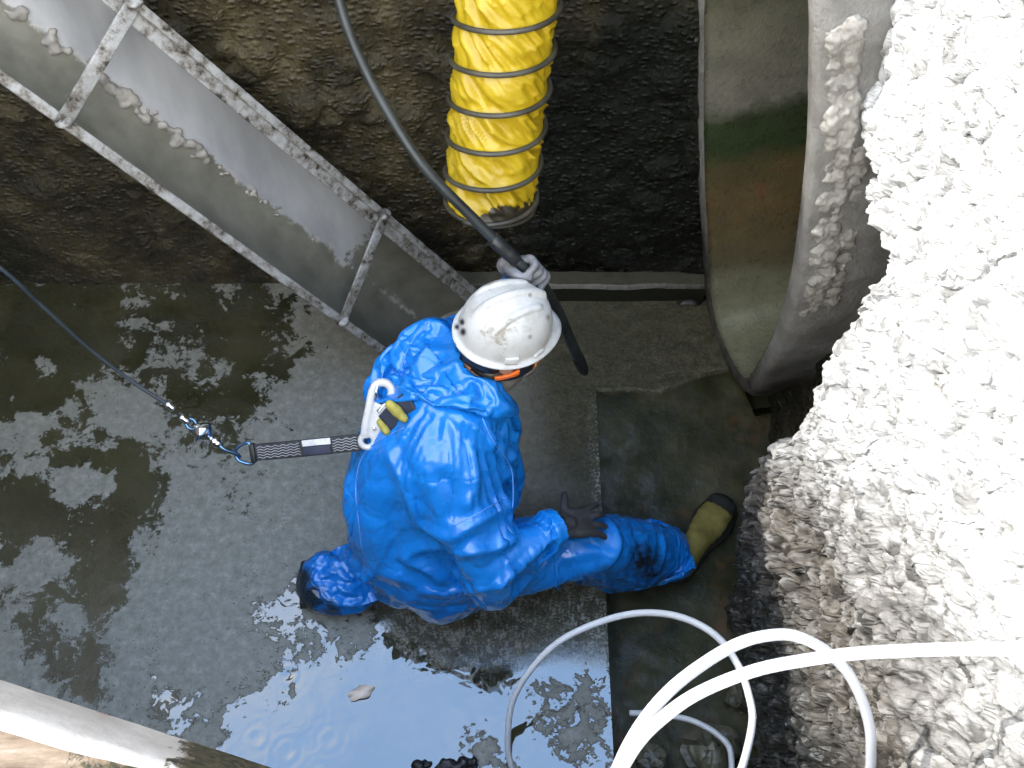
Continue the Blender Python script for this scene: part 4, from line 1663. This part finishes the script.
# ------------------------------------------------ hard hat
def build_hat():
    c = HC + HU * .060 + HF * .002
    V, Fc, mk = [], [], []
    na, nr_ = 144, 60
    marks = [(462, 322, 2.2), (457, 327, 2.0), (463, 332, 2.6), (455, 344, 1.2), (530, 295, 1.6), (548, 317, 1.8), (530, 337, 1.6)]
    for i in range(nr_ + 1):
        t = i / nr_
        for k in range(na):
            a = 2 * math.pi * k / na
            ca, sa = math.cos(a), math.sin(a)
            ph = t * math.pi / 2
            rr_ = math.sin(ph) ** .92
            f = .127 * rr_ * ca
            s_ = .110 * rr_ * sa
            u = .140 * max(0.0, math.cos(ph)) ** .80
            # crest along the middle and one each side, closing in towards the front
            fade = float(sstep(.06, .25, t) * sstep(.93, .70, t)) * float(sstep(-1.0, -.55, -abs(0) + (1 if True else 0)))
            r_c = 0.0
            fore = f / .122
            wd = .0105
            e = math.exp(-(s_ / wd) ** 4)
            r_c += .0115 * e * float(sstep(-.95, -.5, fore)) * float(sstep(.86, .70, fore))
            for sg in (1, -1):
                cs = sg * (.050 - .018 * fore)
                r_c += .0065 * math.exp(-((s_ - cs) / .0085) ** 4) * float(sstep(-.75, -.4, fore)) * float(sstep(.62, .42, fore))
            nrm = Vector((f / .122 ** 2, s_ / .104 ** 2, u / .140 ** 2 + 1e-5)).normalized()
            p = Vector((f, s_, u)) + nrm * r_c
            V.append(c + HM @ p)
    # brim: short lip, longer at the front
    for (o_, dz) in ((.004, -.004), (.010, -.007), (.0135, -.0095), (.0135, -.013), (.006, -.013), (-.004, -.010), (-.006, .01)):
        for k in range(na):
            a = 2 * math.pi * k / na
            ca, sa = math.cos(a), math.sin(a)
            peak = max(0, ca) ** 3 * (o_ / .0135) * .026 if o_ > 0 else 0
            V.append(c + HM @ Vector(((.127 + o_) * ca + peak, (.110 + o_) * sa, dz - peak * .25)))
    n_r = nr_ + 1 + 7
    Fc = [f[::-1] for f in grid_faces(n_r, na, True)]
    Va = np.array([tuple(v) for v in V])
    px, py, _ = proj(Va)
    mk = np.zeros(len(V))
    for mx, my, r in marks:
        mk = np.maximum(mk, np.clip(1.6 - np.hypot((px - mx), (py - my) * .8) / r, 0, 1) * (1 if r > 1.9 else .6))
    vis = (Va - np.array(c)) @ np.array(UPV * .3 - FWD) > -.09
    mk = np.round(np.clip(mk * vis, 0, 1), 2)
    H = mesh('hard_hat', V, Fc, M['hat'], BODY, attrs={'mark': mk})
    H['label'] = 'scuffed white ridged hard hat'
    for sg, a in ((-1, -104), (1, 104)):
        ca, sa = math.cos(math.radians(a)), math.sin(math.radians(a))
        ctr = c + HM @ Vector((.126 * ca, .1115 * sa, .012))
        e = HM @ Vector((-sa, ca, 0)); n = HM @ Vector((ca, sa, .15)).normalized()
        u_ = n.cross(e).normalized()
        mesh('slot', *box_vf(ctr, e * .019, n * .006, u_ * .011, .003), M['hat'], H)
    for sg, a in ((-1, -66), (1, 66)):
        ca, sa = math.cos(math.radians(a)), math.sin(math.radians(a))
        ctr = c + HM @ Vector((.129 * ca, .114 * sa, .006))
        e = HM @ Vector((-sa, ca, 0)).normalized(); n = HM @ Vector((ca, sa, .15)).normalized()
        u_ = n.cross(e).normalized()
        mesh('rain_ridge', *box_vf(ctr, e * .018, n * .004, u_ * .004, .002), M['hat'], H)
    # harness band inside
    bp = [c + HM @ Vector((.108 * math.cos(a), .090 * math.sin(a), -.006)) for a in np.linspace(0, 2 * math.pi, 48, endpoint=False)]
    mesh('headband', *sweep(bp, rrect(.030, .004, .0015), 1.0, up=HU, closed=True), M['rubber'], H)


build_hat()


# ------------------------------------------------ gloves
def glove(name, parts, mat, cuff, label):
    v, f, n = remesh(*join(*parts), voxel=.0036, smooth=3)
    v = v + n * (.0012 * fbm(v * 60, 3, 7))[:, None]
    o = mesh(name, v, f, mat, BODY)
    o['label'] = label
    mesh('cuff', *cuff, mat, o)
    return o


# near hand spread on the knee, back of the hand up, thumb on the far side
W = Z(558, 526, .575)
PALM_A, PALM_B = Z(565, 525, .560), Z(586, 522, .522)
fdir = (PALM_B - PALM_A).normalized()
up_ = Vector((.15, -.10, 1))
up_ = (up_ - fdir * up_.dot(fdir)).normalized()
sd_ = up_.cross(fdir).normalized()         # far side
P0 = PALM_A
parts = [limb([W - fdir * .004, W + fdir * .004, P0 + fdir * .01], [.026, .028, .030])]
for k in np.linspace(-.030, .030, 5):
    parts.append(limb([P0 + sd_ * k * .75, P0 + sd_ * k + fdir * .045 + up_ * .003, P0 + sd_ * k * 1.08 + fdir * .085], [.018, .018, .0145]))
for k, (off, ln, spread, drop) in enumerate(((.035, .076, .24, .26), (.0125, .086, .08, .22), (-.0115, .080, -.10, .28), (-.034, .066, -.28, .36))):
    b = P0 + sd_ * off + fdir * .080
    d1 = (fdir + sd_ * spread + up_ * .06).normalized()
    d2 = (fdir + sd_ * spread - up_ * drop).normalized()
    d3 = (fdir + sd_ * spread * .8 - up_ * (drop + .3)).normalized()
    parts.append(limb([b, b + d1 * ln * .45, b + d1 * ln * .45 + d2 * ln * .33, b + d1 * ln * .45 + d2 * ln * .33 + d3 * ln * .24], [.0125, .0112, .0105, .0090]))
b = P0 + sd_ * .028 + fdir * .012
parts.append(limb([b, b + sd_ * .030 + fdir * .012 - up_ * .006, b + sd_ * .055 + fdir * .030 - up_ * .016, b + sd_ * .074 + fdir * .040 - up_ * .024], [.017, .0145, .0125, .0100]))
cuff = sweep([W - fdir * .016, W - fdir * .008, W, W + fdir * .008], [(a * .034, b_ * .030) for a, b_ in circ(20)], [.98, 1.0, 1.0, .96], up=up_)
glove('glove', parts, M['glove'], cuff, 'dark glove resting on the knee')

# far hand closed round the hose
hc_ = D(532, 275, 2.615)
t_ = (D(553, 303, 2.78) - D(505, 250, 2.57)).normalized()
wr = J['wrL'] + Vector((.0, .0, .0))
e1 = wr - hc_
e1 = (e1 - t_ * e1.dot(t_)).normalized()
e1 = (e1 - FWD * .35); e1 = (e1 - t_ * e1.dot(t_)).normalized()
e2 = t_.cross(e1).normalized()
if e2.dot(FWD) > 0:
    e2 = -e2                               # fingers pass over the camera side


def arc(a, r, s):
    a = math.radians(a)
    return hc_ + t_ * s + (e1 * math.cos(a) + e2 * math.sin(a)) * r


parts = []
for s in np.linspace(-.032, .032, 5):
    parts.append(limb([arc(-35, .040, s * .8) + e1 * .045, arc(-20, .036, s) + e1 * .012, arc(25, .031, s)], [.018, .017, .0135]))
for k, (s, ln) in enumerate(((-.034, 225), (-.0115, 250), (.0115, 245), (.034, 205))):
    parts.append(limb([arc(20, .030, s), arc(70, .0285, s), arc(20 + (ln - 20) * .55, .0268, s), arc(ln, .0255, s)], [.0125, .0118, .0108, .0092]))
parts.append(limb([arc(-35, .042, -.030) + e1 * .02, arc(-70, .032, -.040), arc(-115, .028, -.036), arc(-150, .027, -.024)], [.016, .0145, .0125, .0105]))
wb = arc(-30, .045, 0) + e1 * .055
parts.append(limb([wr, lerp(wr, wb, .6), wb], [.030, .030, .027]))
dw = (wb - wr).normalized()
cuff = sweep([wr - dw * .03, wr - dw * .01, wr + dw * .012], [(a * .035, b_ * .035) for a, b_ in circ(20)], [1.12, 1.05, .98])
glove('glove', parts, M['glove_grey'], cuff, 'worn grey glove gripping the black hose')


# ------------------------------------------------ boots
def boot(heel, toe, ankle, up, name_label):
    f = (toe - heel).normalized()
    up = (up - f * up.dot(f)).normalized()
    s = up.cross(f).normalized()
    L = (toe - heel).length
    parts = []
    for k in np.linspace(0, 1, 9):
        c = heel + f * (L * (.14 + .74 * k))
        wdt = float(np.interp(k, [0, .35, .7, 1], [.050, .050, .066, .058]))
        hgt = float(np.interp(k, [0, .3, .6, 1], [.060, .056, .044, .038]))
        B = Matrix((f, s, up)).transposed()
        parts.append(ball(c + up * (hgt + .012), (.042, wdt, hgt), 12, B))
    parts.append(limb([heel + f * .055 + up * .05, lerp(heel + f * .06, ankle, .5) + up * .03, ankle], [.052, .054, .060]))
    v, fc, n = remesh(*join(*parts), voxel=.006, smooth=22)
    o = mesh('boot', v, fc, M['boot'], BODY)
    o['label'] = name_label
    # sole
    V, Fc = [], []
    prof = [(0, .30), (.06, .036 / .05 * .8), (.3, .70), (.45, .72), (.7, 1.02), (.9, .85), (1.0, .35)]
    n_ = 40
    rim = []
    for k in range(n_):
        t = k / (n_ - 1)
        rim.append((t, float(np.interp(t, [a for a, b in prof], [b for a, b in prof])) * .070))
    loop = [(t, w) for t, w in rim] + [(t, -w) for t, w in rim[::-1]]
    for z in (-.002, .004, .020, .024):
        g = 1.06 if z in (.004, .020) else 1.02
        for t, w in loop:
            V.append(heel + f * (L * t) + s * (w * g) + up * z)
    m = len(loop)
    Fc = grid_faces(4, m, True) + [tuple(range(m))[::-1], tuple(3 * m + i for i in range(m))]
    mesh('sole', V, Fc, M['bootsole'], o)
    # toe guard
    sel = [i for i in range(len(v)) if (Vector(v[i]) - heel).dot(f) > L * .80]
    ss = set(sel)
    tf = [q for q in fc if all(i in ss for i in q)]
    tv, tf = compact(v + n * .0025, tf)
    mesh('toe_cap', tv, tf, M['bootsole'], o)
    return o


boot(Z(672, 582, TR_Z + .012), Z(726, 502, TR_Z + .012), Z(668, 556, .02), Vector((-.10, -.05, 1)), 'olive rubber boot in the trench')
boot(Z(301, 566, .13), Z(303, 600, .012), lerp(J['anL'], J['toeL'], .30), Vector((1, .10, .0)), 'dark wet boot of the kneeling leg')

# ------------------------------------------------ harness on the back
def lay(pts, w, th, name, mat, par, lift=.012):
    P = [on_suit(x, y, lift) for x, y in pts]
    P = [p for p in P if p is not None]
    P = catmull(P, 8)
    return mesh(name, *sweep(P, rrect(th, w, th * .4), 1.0, up=-FWD), mat, par)


DORSAL = on_suit(392, 412, .02)
HAR = lay([(414, 402), (402, 410), (388, 424)], .055, .012, 'harness_strap', M['navy'], BODY, .008)
mesh('harness_pad', *limb([on_suit(393, 401, .016), on_suit(401, 412, .016), on_suit(408, 420, .014)], [.013, .016, .011]), M['yellow_pad'], HAR)
mesh('harness_pad', *limb([on_suit(384, 424, .012), on_suit(389, 432, .010)], [.012, .011]), M['yellow_pad'], HAR)
# ================================================================== LANYARD AND LIFELINE
def build_lanyard():
    # snap hook on the back ring
    a, b = on_suit(381, 392, .02), D(369, 440, 2.70)
    if a is None:
        a = D(381, 392, 2.62)
    dep = (b - CAM).dot(FWD)
    da = (a - CAM).dot(FWD)
    a = D(381, 393, da - .01)
    b = D(370, 437, da + .02)
    root = thing('webbing_lanyard', 'black webbing lanyard with white snap hook clipped to the back of the blue coverall', 'lanyard', b)
    y = (a - b); Lh = y.length; y.normalize()
    n = (CAM - a).normalized(); n = (n - y * n.dot(y)).normalized()
    x = y.cross(n).normalized()
    # body outline of hook with its eye, as plate with holes: sweep of flat bars
    def q(u, v, w=0.0):
        return a + x * u + y * v + n * w
    hook = catmull([q(-.014, -.135), q(-.020, -.10), q(-.022, -.05), q(-.024, .0), q(-.016, .024), q(.006, .031), q(.025, .018), q(.027, -.008), q(.018, -.024)], 8)
    V1 = sweep(hook, rrect(.018, .017, .005), [1.1] * 3 + [1.3] * (len(hook) - 6) + [1.0] * 3, up=n)
    body = sweep(catmull([q(.010, -.030), q(.008, -.06), q(.006, -.10), q(.0, -.128)], 6), rrect(.016, .044, .006), 1.0, up=n)
    eye = torus_vf(q(-.004, -.142), n, .019, .009, 28, 10)
    hv, hf, hn = remesh(*join(V1, body, eye), voxel=.0032, smooth=2)
    H = mesh('snap_hook', hv, hf, M['hook'], root)
    H['label'] = 'white snap hook'
    mesh('gate', *sweep(catmull([q(.019, -.020, .004), q(.010, -.036, .006), q(.004, -.052, .008)], 5), rrect(.006, .010, .002)), M['chrome'], H)
    mesh('rivet', *lathe([(.0, .0), (.005, .0), (.005, .009), (.003, .011), (.0, .011)], q(.006, -.10, .004), n, 12, False), M['chrome'], H)
    mesh('back_ring', *torus_vf(q(.0, .006, -.004), (x + n * .7 + y * .2), .024, .0042, 28, 8), M['chrome'], root)
    # strap
    s0 = q(-.012, -.148)
    s1 = D(252, 453, 2.80)
    d = (s1 - s0); L = d.length; d.normalize()
    nn = (CAM - s0).normalized(); nn = (nn + Vector((0, -.25, 0))); nn = (nn - d * nn.dot(d)).normalized()
    ww = d.cross(nn).normalized()
    pts = [s0 + d * (L * t) + nn * (.006 * math.sin(t * 3.0) - .004) for t in np.linspace(0, 1, 26)]
    prof = rrect(.011, .048, .003)
    sc = [.72, .9] + [1.0] * 22 + [1.0, .95]
    W_ = mesh('webbing_strap', *sweep(pts, prof, sc, up=nn), M['web'], root)
    W_['label'] = 'black webbing with white stitching'
    for off in (-.0150, -.0075, .0, .0075, .0150):
        for t0, t1 in ((.06, .27), (.56, .95)):
            P = [s0 + d * (L * t) + nn * (.006 * math.sin(t * 3.0) + .0022) + ww * (off + .002 * math.sin(t * 90 + off * 900)) for t in np.linspace(t0, t1, 30)]
            mesh('stitching', *sweep(P, circ(5, .0009)), M['thread'], W_)
    def patch(t0, t1, o0, o1, lift, mat, nm):
        c = s0 + d * (L * (t0 + t1) / 2) + nn * (.006 * math.sin((t0 + t1) / 2 * 3.0) + lift) + ww * ((o0 + o1) / 2)
        return mesh(nm, *box_vf(c, d * (L * (t1 - t0) / 2), ww * ((o1 - o0) / 2), nn * .0022, .001), mat, W_)
    sgn = 1 if ww.z > 0 or ww.y > 0 else -1
    lo, hi = (.006, .0235) if sgn > 0 else (-.0235, -.006)
    patch(.28, .53, lo, hi, .004, M['tag'], 'label_tag')
    patch(.29, .53, *(( -.020, .004) if sgn > 0 else (-.004, .020)), .0035, M['navy'], 'sleeve_patch')
    c0 = s1 - d * .004
    mesh('strap_sleeve', *box_vf(c0 + nn * .0, d * .007, ww * .027, nn * .009, .003), M['rubber'], root)
    # D ring
    e = s1 + d * .002
    path = catmull([e - ww * .030, e - ww * .030 + d * .014, e - ww * .018 + d * .040, e + d * .047, e + ww * .018 + d * .040, e + ww * .030 + d * .014, e + ww * .030], 8)
    path += [e + ww * .015, e - ww * .015]
    R_ = mesh('d_ring', *sweep(path, circ(10, .0048), 1.0, up=nn, closed=True), M['steelblue'], root)
    return e + d * .044, d, nn


RINGP, RD, RN = build_lanyard()


def build_line():
    end = D(0, 268, 2.36)
    p0 = RINGP
    far = D(-60, 232, 2.28)
    # steel chain of fittings towards the cable
    A = D(230, 454, 2.80); B = D(217, 443, 2.785); C = D(203, 432, 2.77); Dd = D(184, 419, 2.75); E = D(170, 406, 2.735)
    root = thing('safety_cable', 'dark steel safety cable with shiny swivel running from the left edge to the lanyard ring', 'cable', A)
    ax = (E - A).normalized()
    path = catmull([E - ax * .012, E, D(130, 380, 2.69), D(85, 345, 2.60), D(40, 304, 2.48), end, far], 10)
    mesh('wire_cable', *sweep(path, circ(10, .0052)), M['cable'], root)
    nn = (CAM - C).normalized()
    # shackle through the D ring
    sh = catmull([B - ax * .004 + nn * .012, lerp(A, B, .4) + nn * .015, p0 + nn * .010 + ax * .004, p0 - ax * .010, p0 - nn * .010 + ax * .004, lerp(A, B, .4) - nn * .015, B - ax * .004 - nn * .012], 7)
    mesh('shackle', *sweep(sh, circ(10, .0058)), M['steelblue'], root)
    mesh('shackle_pin', *lathe([(.0, -.024), (.009, -.024), (.009, -.016), (.006, -.014), (.006, .014), (.009, .016), (.009, .024), (.0, .024)], B - ax * .002, nn, 14, False), M['chrome'], root)
    sw = [(.0, -.030), (.010, -.030), (.012, -.024), (.017, -.020), (.026, -.010), (.029, .0), (.026, .010), (.017, .020), (.012, .024), (.010, .030), (.0, .030)]
    S_ = mesh('swivel', *lathe(sw, C, ax, 26, False), M['chrome'], root)
    mesh('swivel_band', *torus_vf(C, ax, .0285, .0035, 32, 8), M['steelblue'], S_)
    mesh('swivel_neck', *lathe([(.0, -.012), (.012, -.012), (.014, -.006), (.014, .006), (.012, .012), (.0, .012)], B + ax * .004, ax, 16, False), M['chrome'], root)
    # thimble eye and two crimps
    mesh('thimble', *torus_vf(lerp(C, Dd, .62), ax.cross(nn).normalized() * .3 + nn, .013, .0048, 24, 8, 1.2), M['steelblue'], root)
    for p in (Dd, E):
        mesh('crimp', *lathe([(.0, -.014), (.0085, -.014), (.0115, -.009), (.0095, -.002), (.0115, .006), (.0095, .013), (.0, .014)], p, ax, 16, False), M['chrome'], root)


build_line()
# ================================================================== LIGHT
def build_light():
    w = bpy.data.worlds.new('sky')
    SC.world = w
    w.use_nodes = True
    t = w.node_tree
    t.nodes.clear()
    out = t.nodes.new('ShaderNodeOutputWorld')
    bg = t.nodes.new('ShaderNodeBackground')
    co = t.nodes.new('ShaderNodeTexCoord')
    sep = t.nodes.new('ShaderNodeSeparateXYZ')
    rp = t.nodes.new('ShaderNodeValToRGB')
    t.links.new(co.outputs['Generated'], sep.inputs[0])
    t.links.new(sep.outputs[2], rp.inputs[0])
    e = rp.color_ramp.elements
    e[0].position = .86; e[0].color = (.90, .905, .90, 1)
    e[1].position = .97; e[1].color = (.36, .58, .98, 1)
    nz = t.nodes.new('ShaderNodeTexNoise')
    nz.inputs['Scale'].default_value = 3.0
    nz.inputs['Detail'].default_value = 6
    t.links.new(co.outputs['Generated'], nz.inputs['Vector'])
    r2 = t.nodes.new('ShaderNodeValToRGB')
    r2.color_ramp.elements[0].position = .48; r2.color_ramp.elements[0].color = (0, 0, 0, 1)
    r2.color_ramp.elements[1].position = .72; r2.color_ramp.elements[1].color = (.4, .4, .4, 1)
    t.links.new(nz.outputs[0], r2.inputs[0])
    mx = t.nodes.new('ShaderNodeMix'); mx.data_type = 'RGBA'
    t.links.new(r2.outputs[0], mx.inputs[0])
    t.links.new(rp.outputs[0], mx.inputs[6])
    mx.inputs[7].default_value = (.92, .95, 1, 1)
    t.links.new(mx.outputs[2], bg.inputs[0])
    bg.inputs[1].default_value = SKY
    t.links.new(bg.outputs[0], out.inputs[0])
    sd = bpy.data.lights.new('sun', 'SUN')
    sd.energy = SUN
    sd.angle = math.radians(.6)
    sd.color = (1, .97, .93)
    so = bpy.data.objects.new('sun', sd)
    COL.objects.link(so)
    v = Vector((-1.075, .42, 1.0))
    so.rotation_euler = v.to_track_quat('Z', 'Y').to_euler()
    so.location = (-3, 2, 6)
    so['kind'] = 'helper'


SKY, SUN = 1.0, 1.02
build_light()
vs = SC.view_settings
SC.display_settings.display_device = 'sRGB'
vs.view_transform = 'Standard'
vs.look = 'None'
vs.gamma = 1.0
vs.use_curve_mapping = False
vs.exposure = 2.45
